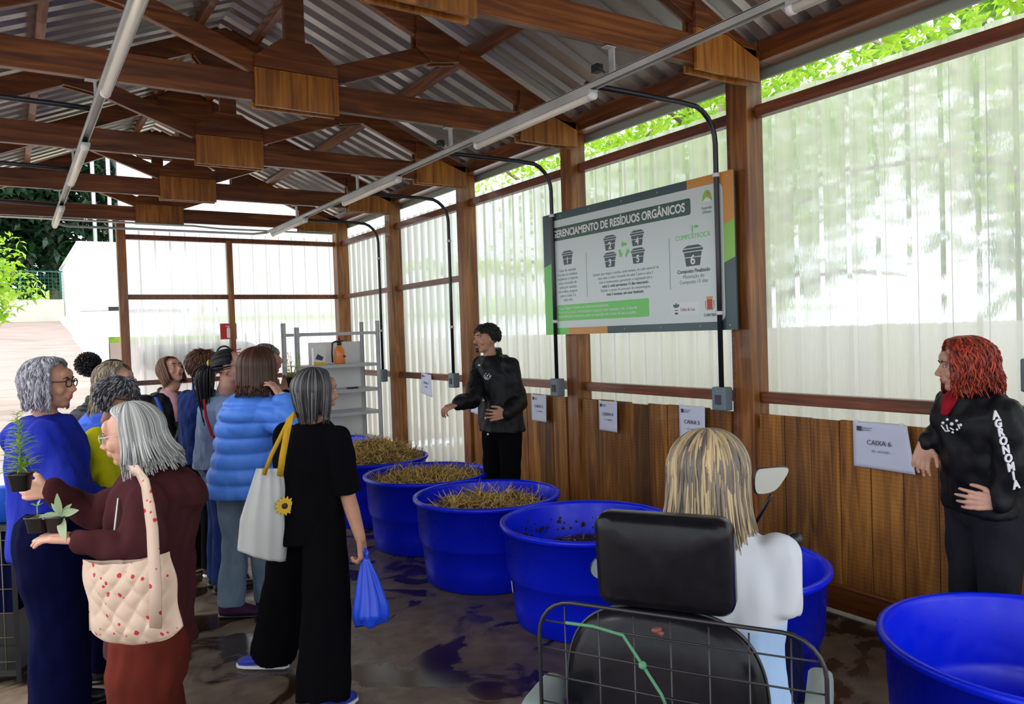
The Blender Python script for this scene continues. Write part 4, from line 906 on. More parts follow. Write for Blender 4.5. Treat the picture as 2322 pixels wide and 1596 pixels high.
# ---- hair
def hair(D, col, z_end=-.12, fa=60, vol=.014, n=230, part=.0, curl=0, flare=0, lock=.0085, jit=.25, seed=1, col2=None, front=52, zfront=None, sweep=1.0, tip=.4, cf=60, back_in=.0, name='hair', hold=None, stripe=0):
    """locks run from the crown over the skull and fall; a base sheet closes the gaps"""
    n = int(n * 2.1); lock *= .58
    rnd = random.Random(seed); Hm, HS = D['Hm'], D['HS']; C = Vector((0, -.010, .022)); rx, ry, rz = .076 + vol, .096 + vol, .084 + vol
    def path(a0, vo=0, ze=None, ph=0, cz=0):
        side = 1 if a0 >= 0 else -1; front_ = abs(a0) < math.radians(fa); af = side * math.radians(fa) if front_ else a0
        ze = z_end if ze is None else ze; pts = []; N = 14; done = False; th0 = 4
        for i in range(N + 1):
            t = i / N; th = math.radians(th0 + (98 - th0) * t); u = min(1, t * 1.5); u = u * u * (3 - 2 * u); a = a0 + (af - a0) * u * sweep
            if front_ and sweep < .5 and math.degrees(th) > front: break
            q = C + Vector(((rx + vo) * math.sin(th) * math.sin(a) + part * (1 - t) , (ry + vo) * math.sin(th) * math.cos(a), (rz + vo) * math.cos(th)))
            pts.append(q)
        if not (front_ and sweep < .5):
            z0 = pts[-1].z; m_ = max(2, int((z0 - ze) / .016)); d_ = Vector((math.sin(a), math.cos(a), 0)); base = pts[-1].copy()
            for i in range(1, m_ + 1):
                u = i / m_; z = z0 + (ze - z0) * u; inn = -back_in * u if math.cos(a) < 0 else 0
                pts.append(Vector((base.x, base.y, 0)) + d_ * (flare * u * u + inn) + Vector((0, 0, z)))
        if curl:
            for i, q in enumerate(pts):
                w_ = curl * min(1, i / 4); pts[i] = q + Vector((math.sin(i * cf * .02 * (cz or 1) + ph) * w_, math.cos(i * cf * .023 * (cz or 1) + ph * 1.7) * w_, math.sin(i * cf * .017 + ph * 2.3) * w_ * .6))
        return [Hm @ (q * HS) for q in pts]
    g = MB()
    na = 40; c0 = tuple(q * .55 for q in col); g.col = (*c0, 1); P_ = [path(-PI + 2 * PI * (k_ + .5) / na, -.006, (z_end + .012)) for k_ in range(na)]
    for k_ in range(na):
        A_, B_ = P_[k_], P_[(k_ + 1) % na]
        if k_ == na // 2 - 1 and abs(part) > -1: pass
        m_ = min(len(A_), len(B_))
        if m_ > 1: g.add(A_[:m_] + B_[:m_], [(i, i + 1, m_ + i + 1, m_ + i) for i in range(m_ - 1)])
    for i in range(n):
        a0 = rnd.uniform(-PI, PI); sh_ = rnd.uniform(.62, 1.25); cc = col if not col2 or rnd.random() < .6 else col2
        if stripe: cc = col2 if noise.noise(Vector((a0 * 6, 0, seed))) > .05 else col
        g.col = tuple(min(1, q * sh_) for q in cc) + (1,)
        ze = z_end + rnd.uniform(-.012, .02) * (1 + jit * 2)
        pts = path(a0, rnd.uniform(-.003, .004), ze, rnd.uniform(0, 6.28), rnd.uniform(.7, 1.4)); L_ = len(pts)
        lr = lock * rnd.uniform(.7, 1.2) * HS
        g.tube(pts, [lr * (.35 + .65 * min(1, j / 3)) * (1 if j < L_ * .7 else 1 - (1 - tip) * (j - L_ * .7) / (L_ * .3 + .01)) for j in range(L_)], 5, True, .55)
    return put(D, g, name, M['hair'])
def tied(D, col, knot=(0, -.115, .03), n=170, seed=3, tail=None, fa=66, vol=.010, lock=.007):
    rnd = random.Random(seed); Hm, HS = D['Hm'], D['HS']; C = Vector((0, -.010, .022)); rx, ry, rz = .076 + vol, .096 + vol, .084 + vol; K = Vector(knot)
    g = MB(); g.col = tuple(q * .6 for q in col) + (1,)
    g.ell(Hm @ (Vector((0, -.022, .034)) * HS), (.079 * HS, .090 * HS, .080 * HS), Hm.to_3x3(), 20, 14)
    kd = (K - C).normalized()
    for i in range(n):
        a = rnd.uniform(-PI, PI); el = rnd.uniform(math.radians(22), math.radians(64)); 
        # start on hairline: circle around face axis
        s0 = Vector((math.sin(a) * math.sin(math.radians(fa)), math.cos(math.radians(fa)), math.cos(a) * math.sin(math.radians(fa))))
        if s0.z < -.35: s0 = Vector((math.copysign(.8, s0.x), -.2, -.55)).normalized()
        pts = []
        for j in range(9):
            u = j / 8; d_ = s0.lerp(kd, u).normalized(); k_ = 1 + rnd.uniform(-.01, .02); q = C + Vector((d_.x * rx, d_.y * ry, d_.z * rz)) * k_; q = q.lerp(K, max(0, u - .8) * 3)
            pts.append(Hm @ (q * HS))
        sh_ = rnd.uniform(.7, 1.3); g.col = tuple(min(1, q * sh_) for q in col) + (1,); g.tube(pts, [lock * HS * (.4 + .6 * min(1, j / 2)) for j in range(9)], 5, True, .5)
    if tail:
        for i in range(70):
            o_ = Vector((rnd.gauss(0, .012), rnd.gauss(0, .010), rnd.gauss(0, .008))); L_ = tail * rnd.uniform(.8, 1.05); pts = []
            for j in range(10):
                u = j / 9; pts.append(Hm @ ((K + Vector((o_.x * (1 + 1.6 * math.sin(u * PI)), -.035 * math.sin(min(1, u * 2) * PI / 2) + o_.y * (1 + 2 * math.sin(u * PI)), .012 - L_ * u * u - .02 * u + o_.z)) ) * HS))
            g.tube(pts, [.007 * HS * (1 - .6 * j / 9) for j in range(10)], 5)
    return put(D, g, 'hair', M['hair'])
def cap_hair(D, col, col2=None, n=900, L=.03, z_low=-.03, seed=5, fa=58, curl=.5, vol=.006, lock=.0045, front_low=.045, lift=.3):
    """short hair: many little locks lying over a cap"""
    rnd = random.Random(seed); Hm, HS = D['Hm'], D['HS']; C = Vector((0, -.010, .022)); rx, ry, rz = .077 + vol, .097 + vol, .086 + vol
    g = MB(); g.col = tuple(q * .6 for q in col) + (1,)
    ok = lambda d_: (C.z + d_.z * rz) > (front_low if d_.y > math.cos(math.radians(fa)) else (z_low if d_.y < .15 else front_low + (z_low - front_low) * (math.cos(math.radians(fa)) - d_.y) / (math.cos(math.radians(fa)) - .15 + 1e-6)))
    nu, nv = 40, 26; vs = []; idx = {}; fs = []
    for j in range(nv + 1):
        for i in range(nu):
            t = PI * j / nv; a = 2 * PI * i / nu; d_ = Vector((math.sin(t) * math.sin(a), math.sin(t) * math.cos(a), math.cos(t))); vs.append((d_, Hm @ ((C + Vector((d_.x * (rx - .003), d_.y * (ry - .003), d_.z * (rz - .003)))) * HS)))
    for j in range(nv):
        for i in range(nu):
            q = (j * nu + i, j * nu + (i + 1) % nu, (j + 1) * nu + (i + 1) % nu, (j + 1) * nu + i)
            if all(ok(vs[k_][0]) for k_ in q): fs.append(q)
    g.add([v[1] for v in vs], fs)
    cnt = 0
    while cnt < n:
        d_ = Vector((rnd.gauss(0, 1), rnd.gauss(0, 1), rnd.gauss(.3, 1))).normalized()
        if not ok(d_): continue
        cnt += 1; p = C + Vector((d_.x * rx, d_.y * ry, d_.z * rz)); fl = Vector((d_.x * .3, -.25, -1)); fl = (fl - d_ * fl.dot(d_)).normalized(); sw = Vector((rnd.gauss(0, curl), rnd.gauss(0, curl), rnd.gauss(0, curl)))
        q1 = p + (fl + sw * .5 + d_ * lift).normalized() * L * .5; q2 = q1 + (fl + sw - d_ * lift * .8).normalized() * L * .6
        sh_ = rnd.uniform(.6, 1.3); cc = col2 if col2 and rnd.random() < .4 else col; g.col = tuple(min(1, v * sh_) for v in cc) + (1,)
        g.tube([Hm @ (v * HS) for v in (p, q1, q2)], [lock * HS, lock * HS, lock * .4 * HS], 5, True, .6)
    return put(D, g, 'hair', M['hair'])
def puff(D, centre, r, col, n=900, seed=9):
    rnd = random.Random(seed); g = MB(); g.col = (*col, 1); c = D['Hm'] @ (Vector(centre) * D['HS']); g.ell(c, r * .82)
    for _ in range(n):
        d_ = Vector((rnd.gauss(0, 1), rnd.gauss(0, 1), rnd.gauss(0, 1))).normalized(); p = c + d_ * r * .8; q = p + (d_ + Vector((rnd.gauss(0, .6), rnd.gauss(0, .6), rnd.gauss(0, .6)))).normalized() * r * .28; g.tube([p, (p + q) / 2 + Vector((rnd.gauss(0, .004), rnd.gauss(0, .004), 0)), q], [.004, .0035, .0015], 4)
    return put(D, g, 'hair_puff', M['hair'])
def glasses(D, mt, w=.024, h=.017, th=.0018):
    Hm, HS = D['Hm'], D['HS']; g = MB(); L_ = lambda v: Hm @ (Vector(v) * HS)
    for s_ in (-1, 1):
        g.tube([L_((s_ * .031 + w * math.cos(a), .100 - abs(s_ * .031 + w * math.cos(a)) * .10, .008 + h * math.sin(a))) for a in [2 * PI * i / 16 for i in range(17)]], th, 6)
        g.tube([L_((s_ * .054, .096, .014)), L_((s_ * .078, .05, .016)), L_((s_ * .080, .0, .012)), L_((s_ * .078, -.015, .0))], th, 6)
    g.tube([L_((-.008, .104, .012)), L_((0, .107, .014)), L_((.008, .104, .012))], th, 6)
    o = put(D, g, 'glasses', mt)
    return o
def earring(D, side, mt, r=.006):
    g = MB().ell(D['Hm'] @ (Vector((side * .083, -.004, -.045)) * D['HS']), r, None, 10, 8); put(D, g, 'earring', mt)
def strap_path(g, pts, w, th, up): 
    pts = [Vector(p) for p in pts]; vs = []
    for i, p in enumerate(pts):
        d = (pts[min(i + 1, len(pts) - 1)] - pts[max(i - 1, 0)]).normalized(); x = d.cross(Vector(up)).normalized(); y = x.cross(d).normalized()
        vs += [p - x * w / 2, p + x * w / 2, p + x * w / 2 + y * th, p - x * w / 2 + y * th]
    n = len(pts); return g.add(vs, [(4 * i + a, 4 * i + (a + 1) % 4, 4 * i + 4 + (a + 1) % 4, 4 * i + 4 + a) for i in range(n - 1) for a in range(4)] + [(0, 1, 2, 3), (4 * n - 1, 4 * n - 2, 4 * n - 3, 4 * n - 4)])

CLO = {k_: cloth(*v) for k_, v in {
    'black': ('black_cotton', (.0035, .0035, .005), .8, 9, 1, .4, .02, (1, 1, .55), .08), 'blackjk': ('black_nylon_jacket', (.0045, .005, .007), .7, 8, .55, .6, .03, (1, 1, .55), .25), 'maroon': ('maroon_fleece', (.062, .017, .020), .8, 6, 1, .4, .02, (1, 1, .55), .1),
    'rust': ('rust_sweatpants', (.11, .019, .012), .8, 6, 1, .4, .02, (1, 1, .55), .1), 'royal': ('royal_blue_knit', (.005, .018, .34), .65, 6, .85, .5), 'navy': ('navy_trousers', (.002, .003, .030), .7, 7, 1, .4, .02, (1, 1, .55), .08),
    'sky': ('light_blue_nylon', (.10, .30, .98), .85, 5, .42, .3), 'denim': ('dark_blue_denim', (.008, .03, .16), .6, 22, .9, .4), 'pale': ('faded_denim', (.22, .30, .46), .8, 14, .9, .4), 'greyj': ('grey_blue_jeans', (.17, .24, .32), .75, 20, .9, .4),
    'yellow': ('yellow_sweater', (.58, .56, .002), .85, 8, .85, .4), 'bright': ('bright_blue_fleece', (.05, .13, .72), .8, 8, .8, .4), 'green': ('dark_green_wool', (.012, .022, .008), .7, 9, .95, .4), 'plum': ('plum_cotton', (.055, .02, .045), .8, 8, .9, .4),
    'white': ('pale_blue_white_shirt', (.60, .63, .70), .95, 6, .8, .5), 'jeansb': ('washed_black_jeans', (.012, .013, .020), .6, 16, .85, .4), 'pink': ('pink_scarf', (.55, .30, .33), .8, 10, .9, .6), 'redscarf': ('red_scarf', (.35, .008, .02), .7, 10, .9, .6),
    'canvas': ('white_canvas', (.62, .64, .62), .9, 7, .85, .5), 'teeyellow': ('yellow_strap', (.62, .36, .015), .85, 9, .8, .3), 'purple': ('purple_suede', (.055, .012, .05), .7, 12, .8, .3), 'brown': ('brown_leather', (.09, .025, .01), .7, 12, .6, .3)}.items()}
V = Vector
UP = V((0, 0, 1))

# ---- the woman in the maroon hoodie holding seedlings (nearest, left)
def HL():
    hc = P(298, 988, 2.72); bd = cam_dir(-.86, -.30); hd = cam_dir(-.97, -.14, -.14)
    nb = P(345, 1075, 2.76); G = P(335, 1500, 2.85)
    el_l = P(318, 1268, 2.55); wr_l = P(178, 1222, 2.50); el_r = P(215, 1165, 2.95); wr_r = P(112, 1112, 2.80)
    D = person('person with a grey-white bob and maroon hoodie holding out seedlings in both hands', hc, hd, (G.x, G.y), bd, 1.50, 1.16, 'fair',
        {'L': dict(el=el_l, wr=wr_l, hd=cam_dir(-1, .0, .12), th=cam_dir(-.1, 1, .1), cu=(8, 10, 8), sp=3, ti=.25), 'R': dict(el=el_r, wr=wr_r, hd=cam_dir(-1, -.02, .06), th=V((0, 0, 1)), cu=(22, 30, 25), sp=4, ti=.3)},
        vox=.0045, chest=nb, kneel=P(345, 1420, 2.85))
    S = D['S']
    def hood(g):
        c = nb - D['f'] * .075; g.loft([(nb + UP * .035 + D['f'] * .035, D['r'], D['f'], .082, .070), (nb + UP * .005 - D['f'] * .02, D['r'], D['f'], .13, .115), (nb - UP * .05 - D['f'] * .05, D['r'], D['f'], .15, .13), (nb - UP * .11 - D['f'] * .085, D['r'], D['f'], .12, .10), (nb - UP * .16 - D['f'] * .09, D['r'], D['f'], .05, .05)], 24)
        for a_ in (wr_l, wr_r): pass
    top(D, 'hoodie', CLO['maroon'], -.12, sleeve=1, sw=(.082, .078, .050), ease=.028, vox=.009, disp=folds(.011, 8), extra=hood, bulge=1.05)
    trousers(D, CLO['rust'], w=(.135, .13, .14), zend=.05, vox=.012, disp=folds(.010, 7, (1, 1, .5)))
    shoes(D, M['white'])
    hair(D, (.46, .46, .44), -.125, 82, .020, 330, part=.006, flare=.035, lock=.0085, seed=21, col2=(.26, .27, .27), sweep=1, back_in=-.01, jit=.6)
    glasses(D, M['steel'])
    # cord of the hood
    put(D, MB().tube([P(268, 1130, 2.62), P(262, 1180, 2.56), P(258, 1215, 2.54)], .003, 6), 'drawstring', M['canvas_m'] if 'canvas_m' in M else CLO['canvas'])
    return D, wr_l, wr_r
DH, wrl, wrr = HL()
# quilted bag
def hearts():
    M_ = mat('quilted_cream_cotton', (.50, .37, .29), .85); b = M_.node_tree.nodes['Principled BSDF']; t = nd(M_, 'TexCoord')
    vo = nd(M_, 'TexVoronoi', Scale=31); lk(M_, t.outputs['Object'], vo.inputs['Vector'])
    n = nd(M_, 'TexNoise', Scale=60, Detail=2); lk(M_, t.outputs['Object'], n.inputs['Vector'])
    ad = nd(M_, 'Math', operation='MULTIPLY_ADD'); ad.inputs[1].default_value = .22; lk(M_, n.outputs[0], ad.inputs[0]); lk(M_, vo.outputs['Distance'], ad.inputs[2])
    sepc = nd(M_, 'SeparateColor'); lk(M_, vo.outputs['Color'], sepc.inputs[0]); rs = nd(M_, 'Math', operation='MULTIPLY_ADD'); rs.inputs[1].default_value = .2; rs.inputs[2].default_value = .17; lk(M_, sepc.outputs[0], rs.inputs[0])
    lt = nd(M_, 'Math', operation='LESS_THAN'); lk(M_, ad.outputs[0], lt.inputs[0]); lk(M_, rs.outputs[0], lt.inputs[1])
    mx = nd(M_, 'MixRGB'); lk(M_, lt.outputs[0], mx.inputs[0]); mx.inputs[1].default_value = (.52, .39, .30, 1); mx.inputs[2].default_value = (.42, .02, .03, 1); lk(M_, mx.outputs[0], b.inputs['Base Color'])
    return M_
M['hearts'] = hearts()
def bag_surface(c, ux, uz, w, h, th, nx=30, nz=26, quilt=.0, taper=.0, sag=.0, pitch=.085, topsag=0, rot=0):
    """a soft flat bag: two bulging faces meeting at a seam"""
    un = ux.cross(uz).normalized(); g = MB(); vs = []
    for face in (1, -1):
        for j in range(nz + 1):
            for i in range(nx + 1):
                u = -1 + 2 * i / nx; v = j / nz; ww = w / 2 * (1 - taper * (v)); ed = (1 - abs(u) ** 2.6) * (min(1, v * 5) ** .5) * (1 - .35 * max(0, v - .8) / .2)
                q = 0
                if quilt:
                    a_ = ((u * w / 2 + v * h) / pitch) % 1; b_ = ((u * w / 2 - v * h) / pitch) % 1
                    q = quilt * (min(1, abs(math.sin(PI * a_)) ** .5) * min(1, abs(math.sin(PI * b_)) ** .5) - .7)
                zz = -h * (1 - v) - sag * (1 - u * u) * (1 - v) - topsag * (1 - u * u) * v + (.03 * abs(u) ** 4 * (1 - v) if sag else 0)
                vs.append(c + ux * (u * ww + .006 * math.sin(v * 9 + u * 2)) + uz * zz + un * face * (th / 2 * ed + q * ed + .004 * math.sin(u * 8 + v * 5 + face)))
    N = (nx + 1) * (nz + 1)
    fs = [(o + j * (nx + 1) + i, o + j * (nx + 1) + i + 1, o + (j + 1) * (nx + 1) + i + 1, o + (j + 1) * (nx + 1) + i) for o in (0, N) for j in range(nz) for i in range(nx)]
    fs += [(i, i + 1, N + i + 1, N + i) for i in range(nx)] + [(j * (nx + 1) + k_, (j + 1) * (nx + 1) + k_, N + (j + 1) * (nx + 1) + k_, N + j * (nx + 1) + k_) for j in range(nz) for k_ in (0, nx)]
    return g.add(vs, fs)
c0 = (P(172, 1278, 2.46) + P(402, 1240, 2.34)) / 2; ux = (P(406, 1240, 2.34) - P(182, 1262, 2.46)).normalized(); uz = (UP - ux * ux.z).normalized()
base = P(300, 1350, 2.42)
e = empty('shoulder_bag', (base.x, base.y, c0.z - .3), 'cream quilted shoulder bag with small red prints hanging on the hoodie wearer', 'bag')
def bput(e_, g, name, mt, sub=None):
    o = g.build(name, mt, sub or e_); o.data.transform(MT(-e_.location)); return o
bput(e, bag_surface(c0, ux, uz, .350, .262, .075, 60, 50, .010, -.04, .018, .075, .02), 'bag_body', M['hearts'])
vdir = cam_dir(0, 1)
for k_, (a, b, c) in enumerate(((P(345, 1250, 2.32), P(338, 1150, 2.35), P(298, 1068, 2.56)), )):
    g = MB(); strap_path(g, [P(352, 1425, 2.30), P(352, 1330, 2.285), P(348, 1262, 2.30), P(345, 1200, 2.33), b, P(328, 1095, 2.42), P(310, 1066, 2.50), c, P(290, 1064, 2.66), P(300, 1080, 2.80)], .036, .004, cam_dir(0, 1)); bput(e, g, 'strap', M['hearts'])
g = MB(); strap_path(g, [P(215, 1430, 2.465), P(213, 1340, 2.455), P(222, 1282, 2.455)], .036, .004, cam_dir(0, 1)); bput(e, g, 'strap', M['hearts'])
# seedlings in hand
def pot(loc, w, h, label, name='seedling_pot'):
    e_ = empty(name, loc, label, 'plant pot'); g = MB(); q = []
    for z, ww in ((0, .72), (h * .92, .98), (h * .92, 1.1), (h, 1.1), (h, .98), (h * .9, .94), (h * .88, .0)): q.append((V((0, 0, z)), V((1, 0, 0)), V((0, 1, 0)), w / 2 * ww + .0005, w / 2 * ww + .0005))
    o = g.loft(q, 20, True, .45).build('pot', M['blk'], e_); o.rotation_euler = (0, 0, -YAW + .15)
    MB().ell((0, 0, h * .90), (w * .44, w * .44, .006)).build('soil', M['soil'], e_)
    return e_
def leaf(g, p, d, L, w, droop=.2, n=5, nrm=UP):
    d = d.normalized(); x = d.cross(nrm).normalized(); nn = x.cross(d); vs = []
    for i in range(n + 1):
        u = i / n; ww = w * math.sin(PI * (u * .88 + .08)) ; c = p + d * L * u - UP * droop * L * u * u; vs += [c - x * ww / 2 + nn * ww * .15, c, c + x * ww / 2 + nn * ww * .15]
    g.add(vs, [(3 * i + k_, 3 * i + k_ + 1, 3 * i + k_ + 4, 3 * i + k_ + 3) for i in range(n) for k_ in (0, 1)])
pp = P(48, 1112, 2.70)
e = pot(pp, .068, .062, 'small square black pot with a tall feathery seedling, held in the raised hand')
rnd = random.Random(4); g = MB(); g.tube([(0, 0, .05), (.002, 0, .15), (-.002, 0, .275)], [.0028, .002, .001], 6); g.tube([(.008, 0, .05), (.02, .01, .12)], .002, 6); g.build('stem', M['leaf_herb'], e)
g = MB()
for i in range(150):
    z = .065 + .21 * (i / 150) ** 1.25; a = i * 2.4; L = (.062 * (1 - ((z - .065) / .25)) + .016) * rnd.uniform(.6, 1.3); leaf(g, V((0, 0, z)), V((math.cos(a), math.sin(a), rnd.uniform(.0, .7))), L, .0085, .15, 3)
g.build('foliage', M['leaf_herb'], e)
tp = P(118, 1205, 2.52)
e = empty('seedling_tray', tp, 'black two-cell seedling tray with broad pale green leaves, held in the lower hand', 'plant pot', rz=-YAW)
for i, dx in enumerate((-.047, .018)):
    q = [(V((dx, 0, z)), V((1, 0, 0)), V((0, 1, 0)), .031 * s_, .029 * s_) for z, s_ in ((0, .75), (.048, .98), (.048, 1.06), (.052, 1.06), (.052, .97), (.044, .93), (.043, .0))]
    MB().loft(q, 20, True, .45).build('cell', M['blk'], e)
    MB().ell((dx, 0, .045), (.027, .026, .006)).build('soil', M['soil'], e)
g = MB()
for d_, L, w_, dr in (((.05, -.25, 1), .075, .026, -.05), ((.9, -.3, .35), .085, .026, .1), ((-.8, -.35, .1), .062, .026, .1), ((.5, -.6, -.55), .085, .034, .3), ((.6, .1, .7), .055, .016, .1), ((-.5, .2, .6), .06, .014, .1)): leaf(g, V((.030, 0, .052)), V(d_), L, w_, dr, 7, V((0, -1, .25)))
g.tube([(.030, 0, .04), (.030, 0, .06)], .003, 6); g.build('sage_leaves', M['leaf_sage'], e)
g = MB(); g.tube([(-.045, 0, .045), (-.044, -.002, .085)], .0018, 6)
for d_ in ((-.8, 0, .4), (.8, 0, .5), (.1, .5, .8), (-.4, -.5, .7)): leaf(g, V((-.044, -.002, .085)), V(d_), .026, .009, .1, 4)
g.build('sprout', M['leaf_herb'], e)

# ---- the woman in the blue sweater (left edge)
def BS():
    hc = P(112, 872, 3.35); G = P(132, 1500, 3.40)
    D = person('person with short wavy grey hair, glasses and a blue sweater at the left edge', hc, cam_dir(.97, .10, -.03), (G.x, G.y), cam_dir(.85, .45), 1.62, 1.26, 'mid',
        {'R': dict(el=P(150, 1120, 3.10), wr=P(235, 1130, 3.35), hd=cam_dir(1, .3), th=UP, nohand=0), 'L': dict(el=P(42, 995, 3.66), wr=P(85, 1050, 3.62), hd=cam_dir(.3, 0, -1), th=cam_dir(0, 1))}, vox=.006, chest=P(108, 955, 3.37))
    top(D, 'sweater', CLO['royal'], -.22, sleeve=1, sw=(.088, .085, .055), ease=.02, disp=lambda c: folds(.014, 6)(c) , hem=.012)
    trousers(D, CLO['navy'], w=(.125, .12, .13), zend=.03)
    shoes(D, M['blk'])
    hair(D, (.20, .20, .24), -.085, 66, .016, 300, curl=.007, flare=.004, lock=.009, seed=31, col2=(.40, .40, .44), cf=46, jit=.9, back_in=.02)
    glasses(D, M['blk'], th=.0024); earring(D, 1, M['blk'], .008)
    g = MB(); strap_path(g, [P(70, 1095, 3.24), P(38, 1010, 3.25), P(45, 975, 3.26), P(72, 950, 3.30), P(105, 940, 3.36)], .022, .004, cam_dir(0, 1)); put(D, g, 'shoulder_strap', CLO['black'])
BS()

# ---- the dark-dressed woman with the white tote, back to the camera
def BD():
    hc = P(716, 890, 3.52); G = P(716, 1540, 3.56); f = cam_dir(.45, .9)
    D = person('person in a black T-shirt and wide black trousers seen from behind, short dark grey hair', hc, cam_dir(.80, .62, -.04), (G.x, G.y), f, 1.58, 1.02, 'mid',
        {'R': dict(el=P(787, 1118, 3.50), wr=P(818, 1222, 3.42), hd=cam_dir(.12, -.1, -1), th=cam_dir(.2, 1, 0), cu=(45, 60, 35), sp=2, ti=(1, *cam_dir(-1, .2))), 'L': dict(el=P(652, 1110, 3.55), wr=P(640, 1190, 3.75), hd=cam_dir(.1, .3, -1), th=cam_dir(0, 1), cu=(30, 40, 30))},
        vox=.0045, legs={'R': dict(ft=V((P(735, 1600, 3.33).x, P(735, 1600, 3.33).y, 0)), fd=cam_dir(.5, .8)), 'L': dict(ft=V((P(622, 1530, 3.86).x, P(622, 1530, 3.86).y, 0)), fd=cam_dir(-.8, .1))}, chest=P(706, 968, 3.54))
    top(D, 't_shirt', CLO['black'], -.25, sleeve=.98, sw=(.066, .066, .06), ease=.016, disp=folds(.007, 8), bulge=1.0, hem=.01)
    trousers(D, CLO['black'], w=(.105, .118, .128), zend=.075, disp=folds(.008, 6, (1, 1, .3)))
    M['sneak'] = mat('blue_sneaker', (.025, .04, .40), .5); shoes(D, M['sneak'], M['white'])
    hair(D, (.035, .034, .036), -.115, 62, .012, 320, flare=-.012, lock=.0078, seed=41, col2=(.15, .15, .155), jit=.9, back_in=.028, tip=.3)
    return D
DB = BD()
# white tote with yellow handles
c0 = P(612, 1062, 3.44); ux = cam_dir(.85, .45); uz = V((0, 0, 1)) + cam_dir(1, 0) * .13; uz.normalize(); ux = (ux - uz * ux.dot(uz)).normalized()
e = empty('tote_bag', P(600, 1160, 3.44), 'white canvas tote with yellow handles and sunflower print on the dark-dressed person', 'bag')
def tote(c, ux, uz):
    un = ux.cross(uz).normalized(); g = MB(); nx, nz = 24, 30; vs = []
    for face in (1, -1):
        for j in range(nz + 1):
            for i in range(nx + 1):
                u = -1 + 2 * i / nx; v = j / nz; w_ = .058 + .050 * min(1, (1 - v) * 1.6); th = .055 * (1 - v) ** .5 * (1 - abs(u) ** 2.2) + .006
                low = -.395 * (1 - v) + (-.03 * u) * (1 - v)
                vs.append(c + ux * u * w_ + uz * low + un * face * (th + .004 * math.sin(u * 11 + v * 2)))
    N = (nx + 1) * (nz + 1)
    fs = [(o + j * (nx + 1) + i, o + j * (nx + 1) + i + 1, o + (j + 1) * (nx + 1) + i + 1, o + (j + 1) * (nx + 1) + i) for o in (0, N) for j in range(nz) for i in range(nx)]
    fs += [(i, i + 1, N + i + 1, N + i) for i in range(nx)] + [(j * (nx + 1) + k_, (j + 1) * (nx + 1) + k_, N + (j + 1) * (nx + 1) + k_, N + j * (nx + 1) + k_) for j in range(nz) for k_ in (0, nx)]
    return g.add(vs, fs), un
g, un = tote(c0, ux, uz); bput(e, g, 'bag_body', CLO['canvas'])
sgn = -1 if un.dot(cam_dir(0, 1)) > 0 else 1
for k_, (p0, p1) in enumerate(((P(598, 1066, 3.40), P(655, 952, 3.33)), (P(634, 1070, 3.36), P(656, 952, 3.32)))):
    g = MB(); strap_path(g, [p0 - UP * .02, p0.lerp(p1, .3), p0.lerp(p1, .7), p1, P(668, 940, 3.40), P(676, 944, 3.56)], .028 if k_ else .018, .003, cam_dir(0, 1)); bput(e, g, 'handle', CLO['teeyellow'])
g = MB(); fc = c0 + ux * .070 - uz * .16 + un * sgn * .045
for i in range(14):
    a = 2 * PI * i / 14; leaf(g, fc, ux * math.cos(a) + uz * math.sin(a), .045, .018, 0, 4, un * sgn)
bput(e, g, 'sunflower_print', M['yel'])
MB_ = MB().ell(fc + un * sgn * .003, (.014, .014, .003), Matrix((ux, uz, un)).transposed()); bput(e, MB_, 'flower_centre', M['brn'] if 'brn' in M else CLO['brown'])
# blue carrier bag in her right hand
hb = P(828, 1262, 3.40); e = empty('carrier_bag', hb - UP * .32, 'blue plastic carrier bag hanging from the dark-dressed person\'s right hand', 'bag')
M['bluebag'] = mat('blue_film', (.02, .09, .85), .3); M['bluebag'].node_tree.nodes['Principled BSDF'].inputs['Transmission Weight'].default_value = .15
def carrier(c, ux, h=.305):
    uy = ux.cross(UP); g = MB(); rg = []
    for i in range(18):
        t = i / 17; w_ = .012 + .066 * min(1, t * 1.35) ** .9; d_ = .010 + .045 * t ** 1.2
        if t > .94: w_ *= .93; d_ *= .5
        rg.append((c - UP * h * t + ux * .018 * t, ux, uy, w_, d_))
    g.loft(rg, 40)
    out = []
    for (x, y, z) in g.v:
        v = V((x, y, z)); rel = v - c; a_ = math.atan2(rel.dot(uy), rel.dot(ux)); t = -rel.z / h; fd_ = .006 * math.sin(a_ * 9 + 2.0 * math.sin(t * 3)) * min(1, t * 3); r_ = V((rel.x, rel.y, 0)); out.append(tuple(v + (r_.normalized() * fd_ if r_.length > 1e-5 else V((0, 0, 0))) + UP * (.012 * math.sin(a_ * 3 + 1) if t > .9 else 0)))
    g.v = out; return g
bput(e, carrier(hb, cam_dir(1, .1)), 'bag_body', M['bluebag'])
g = MB(); 
for s_ in (-1, 1): g.tube([hb + R0 * s_ * .006 - UP * .01, hb + R0 * s_ * .01 + UP * .02, hb + UP * .035 + cam_dir(0, s_) * .012], [.010, .007, .005], 7)
bput(e, g, 'handle', M['bluebag'])

